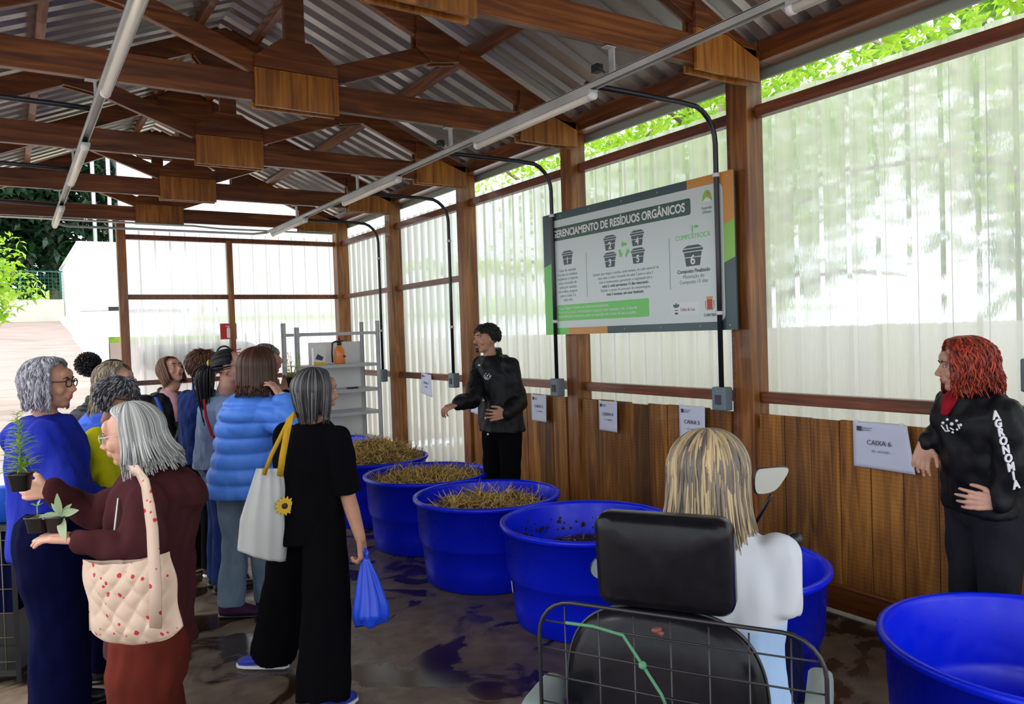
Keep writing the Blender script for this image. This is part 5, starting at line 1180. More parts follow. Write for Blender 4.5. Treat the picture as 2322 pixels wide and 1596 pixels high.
# ---- puffer jacket, hand at the ear
def P5():
    hc = P(588, 838, 4.42); G = P(560, 1400, 4.55); f = cam_dir(.62, .75)
    D = person('person in a light blue puffer jacket with brown bobbed hair, hand raised to the ear', hc, cam_dir(.62, .78, -.02), (G.x, G.y), f, 1.64, 1.12, 'fair',
        {'R': dict(el=P(668, 975, 4.30), wr=P(640, 905, 4.32), hd=cam_dir(-.5, .1, .85), th=cam_dir(0, 1, .2), cu=(12, 22, 15), ti=.2), 'L': dict(el=P(505, 1075, 4.60), wr=P(520, 1150, 4.75), hd=V((0, 0, -1)), th=cam_dir(1, 0))},
        legs={'L': dict(ft=V((P(526, 1395, 4.60).x, P(526, 1395, 4.60).y, 0)), fd=cam_dir(.95, .05)), 'R': dict(ft=V((P(610, 1390, 4.72).x, P(610, 1390, 4.72).y, 0)), fd=cam_dir(.9, .2))}, vox=.0055, chest=P(576, 912, 4.46))
    nb = D['nb']
    def hood(g):
        b = -D['f']; g.loft([(nb + UP * .03, D['r'], D['f'], .10, .085), (nb - UP * .02 + b * .05, D['r'], D['f'], .15, .12), (nb - UP * .09 + b * .085, D['r'], D['f'], .15, .11), (nb - UP * .17 + b * .10, D['r'], D['f'], .10, .07), (nb - UP * .20 + b * .10, D['r'], D['f'], .03, .03)], 24)
    top(D, 'puffer_jacket', CLO['sky'], -.28, sleeve=1, sw=(.085, .080, .058), ease=.045, disp=puffer(.020, .092), vox=.010, extra=hood, collar=.05)
    g = MB(); a = D['A']['R']; d_ = (a[2] - a[1]).normalized(); g.cap(a[2] - d_ * .03, .043, a[2] + d_ * .004, .040, 14); put(D, g, 'cuff', CLO['canvas'])
    trousers(D, CLO['greyj'], w=(.098, .078, .086), zend=.07); shoes(D, CLO['purple'])
    hair(D, (.055, .020, .010), -.135, 60, .028, 330, flare=.010, lock=.0088, seed=51, col2=(.10, .038, .018), jit=.5)
    earring(D, 1, M['yel'])
P5()
# ---- black ponytail, pale denim jacket
def P6():
    hc = P(520, 832, 4.95); G = P(505, 1330, 5.15)
    D = person('person with a long black ponytail, yellow hair clip, glasses and pale denim jacket', hc, cam_dir(.97, .18, .0), (G.x, G.y), cam_dir(.8, .5), 1.63, 1.05, 'fair',
        {'R': dict(el=P(530, 1060, 4.70), wr=P(545, 1140, 4.75), hd=V((0, 0, -1)), th=cam_dir(1, 0), nohand=1), 'L': dict(el=P(470, 1060, 5.1), wr=P(490, 1120, 5.2), hd=V((0, 0, -1)), th=cam_dir(1, 0), nohand=1)}, vox=.0065, chest=P(505, 905, 5.0))
    top(D, 'denim_jacket', CLO['pale'], -.10, sleeve=1, sw=(.074, .066, .05), ease=.03, disp=folds(.010, 9), collar=.03)
    trousers(D, CLO['denim'], w=(.10, .085, .085)); shoes(D, M['blk'])
    tied(D, (.006, .006, .009), (0, -.125, .0), 190, 61, .36, 70, .012)
    put(D, MB().ell(D['Hm'] @ V((0, -.125, .02)), (.030, .012, .032), D['Hm'].to_3x3()), 'hair_clip', M['yel'])
    glasses(D, M['redf'] if 'redf' in M else CLO['pink'], th=.0022); earring(D, 1, M['red'], .007)
    g = MB(); strap_path(g, [P(462, 905, 4.72), P(467, 945, 4.68), P(480, 985, 4.66), P(502, 1015, 4.65), P(525, 1040, 4.64)], .016, .004, cam_dir(0, 1)); put(D, g, 'bag_strap', CLO['redscarf'])
P6()
# ---- short brown hair, dark denim jacket
def P7():
    hc = P(463, 830, 5.42); G = P(462, 1230, 5.5)
    D = person('person in a dark blue denim jacket with short brown hair seen from behind', hc, cam_dir(.72, .68, .04), (G.x, G.y), cam_dir(.5, .85), 1.62, 1.0, 'fair',
        {'R': dict(el=P(482, 1010, 5.35), wr=P(480, 1066, 5.30), hd=cam_dir(.1, 0, -1), th=cam_dir(.9, .2), cu=(30, 35, 25)), 'L': dict(el=P(425, 1000, 5.55), wr=P(432, 1050, 5.6), hd=V((0, 0, -1)), th=cam_dir(1, 0))}, vox=.0065, chest=P(458, 892, 5.46))
    top(D, 'denim_jacket', CLO['denim'], -.12, sleeve=1, sw=(.072, .066, .05), ease=.028, disp=folds(.009, 9), collar=.05)
    trousers(D, CLO['black'], w=(.10, .085, .085)); shoes(D, CLO['brown'], M['white'])
    cap_hair(D, (.09, .035, .016), (.16, .07, .035), 1500, .045, -.085, 71, 70, .22, .014, .0045, .045, .05)
P7()
# ---- looking up, dark jacket and pink scarf
def P8():
    hc = P(388, 842, 5.85); G = P(395, 1200, 5.9)
    D = person('person with brown hair looking up, dark jacket, pink scarf and blue strap', hc, cam_dir(.80, -.42, .38), (G.x, G.y), cam_dir(.75, -.62), 1.60, 1.10, 'fair',
        {'L': dict(el=P(420, 985, 5.70), wr=P(402, 1020, 5.58), hd=cam_dir(-.2, -.5, .4), th=UP), 'R': dict(el=P(338, 975, 5.95), wr=P(375, 1010, 5.75), hd=cam_dir(1, -.2, .1), th=UP, cu=(40, 50, 30))}, vox=.0065, chest=P(376, 896, 5.9))
    top(D, 'jacket', CLO['blackjk'], -.12, sleeve=1, sw=(.076, .068, .05), ease=.035, disp=folds(.009, 9), collar=.03)
    put(D, MB().tube([D['pt'](1.0) + D['r'] * .05 + D['f'] * .04, D['pt'](.92) + D['f'] * .115, D['pt'](.70) + D['f'] * .155, D['pt'](.5) + D['f'] * .16], [.035, .04, .032, .02], 10), 'scarf', CLO['pink'])
    g = MB(); strap_path(g, [D['pt'](.86) - D['r'] * -.12 + D['f'] * .085 + UP * .03, D['pt'](.75) + D['r'] * .12 + D['f'] * .15, D['pt'](.55) + D['r'] * .12 + D['f'] * .155], .03, .006, D['f']); put(D, g, 'bag_strap', CLO['bright'])
    trousers(D, CLO['green'], w=(.125, .125, .14), zend=.05, name='wide_trousers'); shoes(D, CLO['brown'], M['white'])
    hair(D, (.12, .042, .018), -.10, 58, .014, 200, lock=.008, seed=81, col2=(.22, .10, .045), back_in=.02, part=.01); earring(D, -1, M['lt'])
P8()
# ---- man behind, top of the head and a hand with a potted plant
def P9():
    hc = P(604, 815, 5.35); G = P(620, 1250, 5.4)
    D = person('person with cropped grey hair, mostly hidden, holding up a small black plant pot', hc, cam_dir(.92, .3, .05), (G.x, G.y), cam_dir(.95, .1), 1.66, 1.05, 'tan',
        {'R': dict(el=P(668, 950, 5.15), wr=P(648, 893, 5.10), hd=cam_dir(.25, -.1, 1), th=cam_dir(-.9, -.2, .2), cu=(25, 35, 25), ti=(1, *cam_dir(1, 0))), 'L': dict(el=P(580, 1000, 5.6), wr=P(600, 1040, 5.5), hd=V((0, 0, -1)), th=cam_dir(1, 0), nohand=1)}, vox=.0065, fem=False, chest=P(604, 885, 5.40))
    top(D, 'jacket', CLO['black'], -.1, sleeve=1, sw=(.072, .066, .05), ease=.025)
    trousers(D, CLO['black']); shoes(D, M['blk'])
    cap_hair(D, (.10, .095, .09), (.22, .21, .20), 900, .016, -.03, 91, 62, .3, .003, .004)
P9()
e = pot(P(664, 878, 5.02), .075, .07, 'small black pot with an airy green sprig held up behind the puffer jacket')
g = MB(); rnd = random.Random(8)
for i in range(14):
    a = rnd.uniform(0, 6.28); b = V((math.cos(a) * .05, math.sin(a) * .05, rnd.uniform(.12, .24))); g.tube([(0, 0, .06), (b.x * .4, b.y * .4, b.z * .6), tuple(b)], [.002, .0015, .001], 4)
    for _ in range(4): leaf(g, b * rnd.uniform(.6, 1), V((rnd.gauss(0, 1), rnd.gauss(0, 1), .4)), .026, .010, .2, 3)
g.build('foliage', M['leaf_herb'], e)
# ---- afro puff, black puffer
def AF():
    hc = P(262, 856, 4.75); G = P(205, 1300, 4.9)
    D = person('person with a curly black hair puff and quilted black jacket', hc, cam_dir(.95, .25, -.03), (G.x, G.y), cam_dir(.75, .6), 1.62, 1.12, 'dark',
        {'R': dict(el=P(215, 1040, 4.65), wr=P(250, 1110, 4.6), hd=cam_dir(.6, 0, -.6), th=UP, nohand=1), 'L': dict(el=P(165, 1040, 5.1), wr=P(200, 1110, 5.1), hd=cam_dir(.6, 0, -.6), th=UP, nohand=1)}, vox=.0065, chest=P(222, 925, 4.85))
    top(D, 'quilted_jacket', CLO['blackjk'], -.15, sleeve=1, sw=(.085, .08, .055), ease=.04, disp=puffer(.016, .075), vox=.010, collar=.06)
    trousers(D, CLO['black']); shoes(D, M['blk'])
    tied(D, (.006, .005, .005), (0, -.115, .055), 170, 101, None, 64, .008); puff(D, (0, -.155, .085), .075, (.006, .005, .005))
AF()
# ---- ash blonde hair with a headband
def BH():
    hc = P(262, 868, 4.28); G = P(225, 1330, 4.35)
    D = person('person with long ash blonde hair and glasses, half hidden', hc, cam_dir(.92, .1, -.05), (G.x, G.y), cam_dir(.8, .4), 1.58, 1.05, 'fair',
        {'R': dict(el=P(235, 1050, 4.1), wr=P(270, 1090, 4.1), hd=cam_dir(1, 0, 0), th=UP, nohand=1), 'L': dict(el=P(200, 1040, 4.5), wr=P(240, 1080, 4.5), hd=cam_dir(1, 0), th=UP, nohand=1)}, vox=.0065, chest=P(242, 940, 4.32))
    top(D, 'fleece', CLO['bright'], -.15, sleeve=1, sw=(.072, .068, .05), ease=.03)
    trousers(D, CLO['navy']); shoes(D, M['blk'])
    hair(D, (.33, .27, .17), -.19, 72, .016, 300, lock=.008, seed=111, col2=(.16, .13, .09), curl=.004, cf=40, flare=.02)
    glasses(D, M['blk'], th=.0022)
BH()
# ---- short dark grey hair, yellow sweater
def GD():
    hc = P(268, 905, 3.78); G = P(240, 1400, 3.85)
    D = person('person with short dark grey hair and black glasses in a yellow and blue top', hc, cam_dir(.94, -.05, -.18), (G.x, G.y), cam_dir(.8, .2), 1.52, 1.08, 'tan',
        {'R': dict(el=P(235, 1085, 3.60), wr=P(262, 1130, 3.5), hd=cam_dir(1, 0, 0), th=UP), 'L': dict(el=P(230, 1060, 4.1), wr=P(270, 1090, 4.0), hd=cam_dir(1, 0), th=UP)}, vox=.006, chest=P(238, 968, 3.82))
    top(D, 'sweater', CLO['yellow'], -.12, t1=.80, sleeve=1, sw=(.070, .066, .05), ease=.028, disp=folds(.010, 9))
    top(D, 'shoulder_cape', CLO['bright'], .70, sleeve=0, ease=.042, disp=folds(.008, 8), collar=.04)
    trousers(D, CLO['navy']); shoes(D, M['blk'])
    cap_hair(D, (.035, .035, .04), (.26, .26, .28), 1700, .028, -.06, 121, 66, .2, .012, .0042, .045, .05)
    glasses(D, M['blk'], th=.003)
GD()

def emblem(D, Mx, s):
    g = MB(); g_ = lambda u, v: Mx @ V((u * s, v * s, .001))
    for u, v, r_ in ((-.5, .25, .10), (-.25, .48, .09), (0, .2, .12), (.28, .42, .09), (.5, .15, .10), (.3, -.15, .08), (.05, -.35, .08)): g.ell(g_(u, v), r_ * s, None, 8, 6)
    for a_, b_ in (((-.6, .1), (-.35, -.3)), ((-.3, .15), (-.2, -.3)), ((-.1, -.05), (.12, -.2)), ((.35, .2), (.45, -.1)), ((-.35, -.3), (-.1, -.25))): g.tube([g_(*a_), g_(*b_)], .05 * s, 6)
    g.build('chest_emblem', M['band'], D['body'])
M['band'] = mat('white_jacket_print', (.72, .73, .76), .6)
def sleeve_text(D, side, word, size, p0, p1, out, n_off=.0):
    """letters stacked down the sleeve"""
    p0, p1 = V(p0), V(p1); d = (p1 - p0) / (len(word) - 1)
    for i, ch in enumerate(word):
        c_ = p0 + d * i + out * n_off; z_ = out.normalized(); x_ = (-d).normalized().cross(z_).normalized(); y_ = z_.cross(x_)
        Mx = Matrix((x_, y_, z_)).transposed().to_4x4(); Mx.translation = c_ - D['G'] - y_ * size * .35; text(ch, size, Mx, M['band'], D['body'], 'CENTER', .002, 'sleeve_letter', .002)
# ---- the standing presenter
def M1():
    hc = P(1103, 768, 6.02); G = P(1122, 1270, 6.08)
    G = V((3.20, 5.07, 0)); f = cam_dir(-.70, -.68)
    D = person('person in a black jacket speaking with hands spread, standing behind the tubs', hc, cam_dir(-.84, -.52, -.02), (G.x, G.y), f, 1.76, .98, 'mid',
        {'R': dict(el=P(1072, 905, 5.80), wr=P(1038, 915, 5.62), hd=cam_dir(-.92, -.3, -.30), th=cam_dir(0, 1, .3), cu=(28, 35, 25), sp=9), 'L': dict(el=P(1176, 910, 5.98), wr=P(1148, 938, 5.72), hd=cam_dir(-.9, -.4, -.05), th=V((0, 0, 1)), cu=(18, 28, 22), sp=9)}, vox=.005, fem=False, chest=P(1118, 811, 6.08), brow=(.012, .008, .006))
    top(D, 'jacket', CLO['blackjk'], -.06, sleeve=1, sw=(.075, .070, .050), ease=.035, disp=folds(.010, 8), collar=.05)
    trousers(D, CLO['black'], w=(.098, .075, .07)); shoes(D, M['blk'])
    cap_hair(D, (.010, .008, .007), (.02, .016, .014), 1700, .032, .0, 131, 62, .25, .006, .0045, .066, .35)
    g = MB(); g.col = (.012, .009, .008, 1); L_ = lambda q: D['Hm'] @ (V(q) * D['HS'])
    g.tube([L_((-.024, .094, -.0475)), L_((-.012, .1025, -.0405)), L_((0, .104, -.0395)), L_((.012, .1025, -.0405)), L_((.024, .094, -.0475))], .0042, 6); g.ell(L_((0, .0835, -.085)), (.016, .010, .016)); put(D, g, 'moustache', M['hair'])
    vc = -D['f']
    for q in (.86, .62, .38, .14, -.08): put(D, MB().ell(D['pt'](q) + D['f'] * (.158 if q > -.05 else .155) + D['r'] * .0, .0085, None, 8, 6), 'snap_button', M['lt'])
    b0 = D['pt'](.70) + D['f'] * .153 - D['r'] * .085; z_ = (D['f'] * .95 - D['r'] * .3).normalized(); x_ = UP.cross(z_).normalized(); Mx = Matrix((x_, UP, z_)).transposed().to_4x4(); Mx.translation = b0 - D['G'] + z_ * .014
    emblem(D, Mx, .055)
    b0 = D['pt'](.72) + D['f'] * .153 + D['r'] * .085; z_ = (D['f'] * .95 + D['r'] * .3).normalized(); x_ = UP.cross(z_).normalized(); Mx = Matrix((x_, UP, z_)).transposed().to_4x4(); Mx.translation = b0 - D['G'] + z_ * .014
    text('Agronomia', .017, Mx, M['band'], D['body'], 'CENTER', .0006, 'name_print', .002)
    sleeve_text(D, 'L', 'AGRONOMIA', .040, P(1172, 850, 5.95), P(1178, 915, 5.93), cam_dir(.35, -.95), .0)
M1()
# ---- red-haired helper
def RH():
    hc = P(2185, 832, 3.26); G = P(2215, 1500, 3.30); G = V((3.50, 1.66, 0)); f = cam_dir(-.97, -.12)
    D = person('person with curly red hair in a black lettered jacket leaning by the nearest tub', hc, cam_dir(-.94, .30, -.05), (G.x, G.y), f, 1.58, 1.06, 'fair',
        {'L': dict(el=P(2300, 1045, 3.06), wr=P(2262, 1140, 3.08), hd=cam_dir(-1, .05, .12), th=cam_dir(-.1, 0, 1), cu=(10, 18, 12), sp=6), 'R': dict(el=P(2150, 985, 3.42), wr=P(2098, 1003, 3.36), hd=cam_dir(-.25, 0, -1), th=cam_dir(.9, -.2), cu=(15, 25, 15), sp=5)}, vox=.0045, chest=P(2210, 905, 3.28), brow=(.06, .03, .02))
    def fur(g): g.loft([(D['nb'] + UP * .01, D['r'], D['f'], .085, .08), (D['nb'] - UP * .02 - D['f'] * .035, D['r'], D['f'], .105, .085), (D['nb'] - UP * .05 - D['f'] * .05, D['r'], D['f'], .08, .05)], 20)
    top(D, 'jacket', CLO['blackjk'], -.02, sleeve=1, sw=(.080, .078, .052), ease=.045, disp=folds(.013, 8), collar=.04, extra=fur, hem=-.015)
    trousers(D, CLO['jeansb'], w=(.108, .080, .062), top_t=.16); shoes(D, M['blk'])
    hair(D, (.36, .035, .010), -.098, 56, .028, 300, curl=.008, cf=40, lock=.0085, seed=141, col2=(.14, .016, .008), flare=.014, jit=.8)
    put(D, MB().tube([D['neck'] + D['f'] * .03, D['pt'](1.0) + D['f'] * .075, D['pt'](.92) + D['f'] * .125, D['pt'](.82) + D['f'] * .15], [.046, .042, .032, .014], 10), 'scarf', CLO['redscarf'])
    w_ = D['A']['L'][2]; g = MB(); d_ = (D['A']['L'][2] - D['A']['L'][1]).normalized(); g.tube([w_ - d_ * .006, w_ + d_ * .010], .029, 16); wo = put(D, g, 'watch', CLO['brown'])
    put(D, MB().ell(w_ + cam_dir(.2, -1) * .028, (.012, .012, .012)), 'watch_face', M['lt'], wo)
    sleeve_text(D, 'L', 'AGRONOMIA', .044, P(2258, 940, 2.965), P(2304, 1098, 2.93), cam_dir(.25, -.97), .0)
    b0 = P(2158, 968, 3.10); z_ = cam_dir(-.55, -.84); x_ = UP.cross(z_).normalized(); Mx = Matrix((x_, UP, z_)).transposed().to_4x4(); Mx.translation = b0 - D['G']
    emblem(D, Mx, .062)
RH()
# ---- seated woman
M['shirt2'] = mat('white_and_light_blue_shirt', (.6, .6, .65), .85, spec=.2); _t = nd(M['shirt2'], 'TexCoord'); _s2 = nd(M['shirt2'], 'SeparateXYZ'); lk(M['shirt2'], _t.outputs['Object'], _s2.inputs[0])
lk(M['shirt2'], ramp(M['shirt2'], _s2.outputs['Z'], [(.0, (.30, .46, .72)), (.865, (.34, .50, .74)), (.885, (.58, .61, .66)), (1, (.58, .61, .66))]), M['shirt2'].node_tree.nodes['Principled BSDF'].inputs['Base Color'])
def CL():
    f = cam_dir(.40, .915); hc = P(1608, 1082, 2.12); nb = P(1622, 1212, 2.10); pel = nb - UP * .49 - f * .02
    G = pel - UP * pel.z; hipR = pel + f.cross(UP) * .09
    r_ = f.cross(UP); kR = pel + r_ * .12 + f * .42 + UP * .03; kL = pel - r_ * .12 + f * .42 + UP * .03
    D = person('person with straight blonde hair and pale blue shirt seated on the scooter, seen from behind', hc, cam_dir(.55, .83, -.08), (G.x, G.y), f, 1.62, 1.04, 'fair',
        {'R': dict(el=P(1745, 1385, 2.02), wr=P(1700, 1345, 2.30), hd=f, th=-r_, cu=(50, 60, 40)), 'L': dict(el=P(1490, 1390, 2.2), wr=P(1480, 1350, 2.42), hd=f, th=r_, cu=(50, 60, 40))},
        legs={'R': dict(kn=kR, ft=V((kR.x, kR.y, .12)) + f * .08, fd=f), 'L': dict(kn=kL, ft=V((kL.x, kL.y, .12)) + f * .08, fd=f)}, vox=.0055, chest=nb, kneel=pel)
    top(D, 'shirt', M['shirt2'], -.12, sleeve=.95, sw=(.080, .080, .070), ease=.032, disp=folds(.012, 7), collar=.02)
    trousers(D, CLO['navy']); 
    hair(D, (.46, .35, .19), -.195, 66, .030, 420, lock=.0080, seed=151, col2=(.17, .14, .115), stripe=0, jit=1.2, flare=.022, tip=.15, curl=.004, cf=14)
    glasses(D, M['red'])
    return D, G, f, r_, pel
DC, SG_, sf, sr, spel = CL()
# ---- mobility scooter
def scooter():
    e = empty('mobility_scooter', (SG_.x, SG_.y, 0), 'black mobility scooter with padded headrest, wire basket and two mirrors', 'scooter')
    M['vinyl'] = noisy('black_vinyl', (.003, .003, .005), (.006, .006, .010), 30, .26, .12, spec=.22, bd=.003); M['pad'] = mat('grey_armrest', (.17, .21, .20), .5); M['wire'] = mat('black_wire', (.010, .010, .014), .3)
    M['mirror'] = mat('mirror_glass', (.42, .47, .44), .12, .5); M['cordg'] = mat('green_cord', (.07, .22, .12), .8); M['tyre'] = mat('tyre', (.02, .02, .02), .8)
    def B(g, name, mt, par=None): o = g.build(name, mt, par or e); o.data.transform(MT(-e.location)); return o
    c = P(1507, 1272, 1.76); fx = cam_dir(.915, -.40); fy = UP.cross(fx).normalized()      # headrest axes
    if fy.dot(sf) < 0: fy = -fy
    def slab(c, w, h, t, r, ux, uz, uy, n=9, dome=.012):
        g = MB(); ring = rrect(-w / 2, -h / 2, w / 2, h / 2, r, 7); rg = []; vs = []; L = len(ring)
        prof = [(0, -t / 2 - dome, .0), (.35, -t / 2 - dome * .95, 0), (.75, -t / 2 - dome * .5, 0), (.93, -t / 2 + t * .06, 0), (1, -t / 2 + t * .28, 0), (1, t / 2 - t * .28, 0), (.93, t / 2 - t * .06, 0), (.75, t / 2 + dome * .5, 0), (.35, t / 2 + dome * .95, 0), (0.001, t / 2 + dome, 0)]
        for s_, d_, _ in prof: vs += [c + ux * u * (s_ if s_ else .001) + uz * v * (s_ if s_ else .001) + uy * d_ for u, v in ring]
        return g.add(vs, [(i * L + k_, i * L + (k_ + 1) % L, (i + 1) * L + (k_ + 1) % L, (i + 1) * L + k_) for i in range(len(prof) - 1) for k_ in range(L)])
    hz = (UP - fy * .10).normalized()
    hr = B(slab(c, .315, .225, .085, .035, fx, hz, fy), 'headrest', M['vinyl'])
    for s_ in (-.085, .075): B(MB().tube([c + fx * s_ - hz * .10, c + fx * s_ - hz * .17], .008, 10), 'headrest_post', M['alu'], hr)
    bc = P(1500, 1372, 1.76) - UP * .26
    g = MB(); vs = []; pts = []
    for i in range(41):
        a = PI * i / 40; pts.append((.235 * math.copysign(abs(math.cos(a)) ** .72, math.cos(a)), .255 * math.sin(a) ** .62))
    pts = pts + [(-.23, -.25), (.23, -.25)]; L = len(pts); prof = [(.0015, -.05), (.6, -.048), (.88, -.034), (.98, -.012), (1, .012), (.96, .034), (.6, .044), (.001, .046)]
    for s_, d_ in prof: vs += [bc + fx * u * s_ + UP * v * s_ + fy * d_ for u, v in pts]
    back = B(g.add(vs, [(i * L + k_, i * L + (k_ + 1) % L, (i + 1) * L + (k_ + 1) % L, (i + 1) * L + k_) for i in range(len(prof) - 1) for k_ in range(L)]), 'backrest', M['vinyl'])
    B(MB().tube([bc + fx * u * 1.0 + UP * v * 1.0 + fy * .0 for u, v in pts[:41]], .003, 8), 'piping', mat('dark_piping', (.03, .035, .035), .4), back)
    sc_ = V((spel.x, spel.y, spel.z - .14)) + sf * .16
    B(slab(sc_, .48, .46, .09, .06, sr, sf, UP), 'seat', M['vinyl'])
    # basket behind the backrest
    bq = P(1524, 1575, 1.50); bx = cam_dir(.89, -.45); by = UP.cross(bx).normalized(); by = by if by.dot(sf) > 0 else -by
    W2, H2 = .285, .155; g = MB()
    def outline(off, s_=1): 
        o_ = [(-W2, -.30), (-W2, H2 - .075)] + [(-W2 + .075 - .075 * math.cos(a), H2 - .075 + .075 * math.sin(a)) for a in [PI / 2 * i / 6 for i in range(1, 7)]]
        return [bq + bx * u * s_ + UP * (v - .010 * 0) - by * off for u, v in o_ + [(-u, v) for u, v in o_[::-1]]]
    rim = B(MB().tube(outline(0), .0042, 8), 'basket_rim', M['wire'])
    for i in range(6):
        z = H2 - .045 - .058 * i; hw = W2 if z < H2 - .075 else W2 - .075 + math.sqrt(max(0, .075 ** 2 - (z - H2 + .075) ** 2))
        B(MB().tube([bq - bx * hw + UP * z, bq + UP * (z + .0) - by * .006, bq + bx * hw + UP * z], .0019, 6), 'basket_wire', M['wire'], rim)
    for i in range(7):
        u = -W2 + .06 + i * (2 * W2 - .12) / 6; B(MB().tube([bq + bx * u + UP * (H2 - .01), bq + bx * u - UP * .30 , bq + bx * u - UP * .31 + by * .14], .0017, 6), 'basket_wire', M['wire'], rim)
    co = MB().chain([P(1285, 1412, 1.48), P(1345, 1420, 1.475), P(1412, 1440, 1.47), P(1455, 1505, 1.465), P(1500, 1575, 1.46), P(1510, 1600, 1.46)], [.0032] * 6, 8); co.ell(P(1457, 1508, 1.46), .008); B(co, 'tied_cord', M['cordg'])
    g = MB(); q = P(1490, 1428, 1.49); g.ell(q, (.011, .007, .006)); g.tube([q - bx * .01, q + bx * .012 - UP * .008], .005, 8); B(g, 'red_clip', mat('dull_red_clip', (.16, .04, .03), .5))
    for px, z_ in ((1858, 1.50), (1232, 1.80)):
        a = P(px, 1590, z_); B(slab(a, .050, .20, .06, .022, sr, sf, UP), 'armrest', M['pad'])
        B(MB().tube([a - UP * .03, a - UP * .25], .012, 8), 'armrest_post', M['wire'])
    # tiller, handlebar, grips, mirrors
    tc_ = V((SG_.x, SG_.y, 0)) + sf * .72; hbC = tc_ + UP * 1.02 - sf * .16
    B(MB().tube([tc_ + UP * .2, hbC], [.035, .028], 12), 'tiller', M['blk']); 
    R_ = P(1745, 1252, 2.32); Rg = P(1808, 1220, 2.10)
    bar = B(MB().tube([hbC - sr * .24 - sf * .05, hbC, R_], .013, 10), 'handlebar', M['wire'])
    B(MB().tube([R_, R_.lerp(Rg, .1), R_.lerp(Rg, .9), Rg], [.016, .021, .020, .015], 14), 'grip', M['blk'], bar)
    def chaikin(p):
        return [q for a_, b_ in zip(p, p[1:] + p[:1]) for q in ((a_[0] * .75 + b_[0] * .25, a_[1] * .75 + b_[1] * .25), (a_[0] * .25 + b_[0] * .75, a_[1] * .25 + b_[1] * .75))]
    for (a, poly_) in ((P(1748, 1087, 2.42), [(-.075, -.055), (-.04, -.062), (.02, -.05), (.06, .0), (.082, .035), (.07, .052), (-.02, .050), (-.07, .046)]), (P(1362, 1288, 2.50), [(-.05, -.005), (-.02, .05), (.05, .06), (.06, -.05), (.02, -.055), (-.03, -.04)])):
        poly_ = chaikin(chaikin(poly_)); mx_ = cam_dir(.97, .1); mz = UP; my = mx_.cross(mz)
        Mx = Matrix((mx_, mz, my)).transposed().to_4x4(); Mx.translation = a - my * .012
        o = B(MB().prism([(u * .78, v * .78) for u, v in poly_], .012, Mx), 'mirror_shell', M['wire'], None); bevel(o, .004)
        s_ = 1 if my.dot(sf) < 0 else -1
        Mx2 = Mx.copy(); Mx2.translation = a - my * .012 + my * (.0125 if s_ > 0 else -.0035)
        B(MB().prism([(u * .73, v * .73) for u, v in poly_], .003, Mx2), 'mirror_glass', M['mirror'], o)
        st_ = a - UP * .05; B(MB().tube([st_, (st_ + hbC) / 2 + UP * -.06, hbC], .006, 8), 'mirror_stalk', M['wire'], o)
    # chassis and wheels
    b0 = V((SG_.x, SG_.y, 0))
    Mz = Matrix((sr, sf, UP)).transposed().to_4x4(); Mz.translation = b0
    bevel(B(MB().box((-.24, -.38, .12), (.24, .78, .20), Mz), 'chassis', M['blk']), .03); B(MB().tube([b0 + UP * .2, b0 + UP * (sc_.z - .05)], .04, 12), 'seat_post', M['alu']); bevel(B(MB().box((-.22, -.40, .20), (.22, .10, .40), Mz), 'motor_cover', M['vinyl']), .05)
    B(MB().tube([bc - UP * .22 + fy * .06, sc_ - sf * .2 - UP * .03], .02, 8), 'back_bracket', M['alu'])
    for x in (-.27, .27):
        for y in (-.25, .68):
            g = MB(); cw = b0 + sr * x + sf * y + UP * .13; g.tube([cw - sr * .04, cw - sr * .03, cw + sr * .03, cw + sr * .04], [.10, .13, .13, .10], 28); B(g, 'wheel', M['tyre'])
scooter()

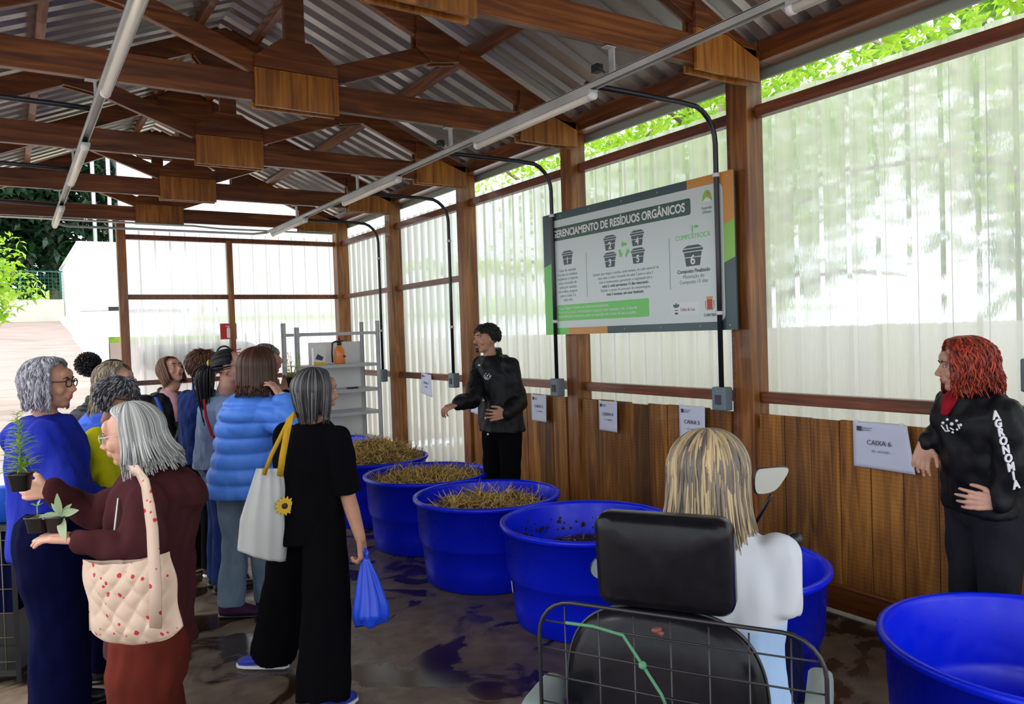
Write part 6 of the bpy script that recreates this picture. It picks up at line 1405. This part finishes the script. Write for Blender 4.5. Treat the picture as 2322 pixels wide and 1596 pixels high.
# ---- left edge: blue crate on a dark wire trolley
e = empty('plastic_crate', (0, 0, 0), 'blue plastic crate with a pale lid at the left edge', 'crate')
c = P(20, 1125, 3.95); e.location = (c.x, c.y, .80)
MBx = Matrix.Rotation(-YAW, 4, 'Z')
M['bl2'] = mat('bright_blue_plastic', (.02, .12, .75), .3)
def fr(lo, hi): return MB().box(lo, hi, MBx)
g = MB(); g.loft([(V((-.05, 0, z)), MBx @ V((1, 0, 0)), MBx @ V((0, 1, 0)), rx * 1.0, ry) for z, rx, ry in ((0, .175, .14), (.16, .20, .16), (.17, .21, .17), (.185, .21, .17), (.185, .195, .155), (.03, .17, .135), (.025, 0.001, 0.001))], 28, True, .35); g.build('crate_body', M['bl2'], e)
g = MB(); g.tube([MBx @ V((.06 + .08, -.16, .19)), MBx @ V((.05, -.168, .15)), MBx @ V((.155, -.168, .03))], .008, 8); g.build('handle', M['bl2'], e)
g = MB(); g.loft([(V((-.05, .12, .20)), MBx @ V((1, 0, 0)), MBx @ V((0, .8, .6)), .20, .09), (V((-.05, .125, .212)), MBx @ V((1, 0, 0)), MBx @ V((0, .8, .6)), .20, .09)], 26, True, .4); g.build('lid', M['white'], e)
e = empty('wire_trolley', (c.x, c.y, 0), 'dark wire trolley under the blue crate at the left edge', 'trolley')
M['wirep'] = mat('dull_brass_wire', (.16, .14, .09), .4, .6)
for x, y in ((-.26, -.2), (.14, -.2), (-.26, .16), (.14, .16)): MB().bar(MBx @ V((x, y, 0.02)), MBx @ V((x, y, .79)), .022, .022, (0, 1, 0)).build('trolley_post', M['alu'] if y < 0 and x < 0 else M['blk'], e)
MB().box((-.27, -.21, .765), (.15, .17, .795), MBx).build('top_plate', M['blk'], e); MB().box((-.27, -.21, .05), (.15, .17, .08), MBx).build('bottom_plate', M['blk'], e)
g = MB()
for i in range(9): x = -.25 + i * .048; g.tube([MBx @ V((x, -.205, .06)), MBx @ V((x, -.205, .78))], .0035, 5)
for i in range(6): z = .12 + i * .12; g.tube([MBx @ V((-.26, -.205, z)), MBx @ V((.14, -.205, z))], .0035, 5)
g.build('wire_side', M['wirep'], e)
MB().box((-.25, -.19, .36), (.13, .15, .76), MBx).build('dark_bin', CLO['navy'], e); MB().box((-.25, .10, .09), (.13, .15, .35), MBx).build('dark_liner', M['blk'], e)
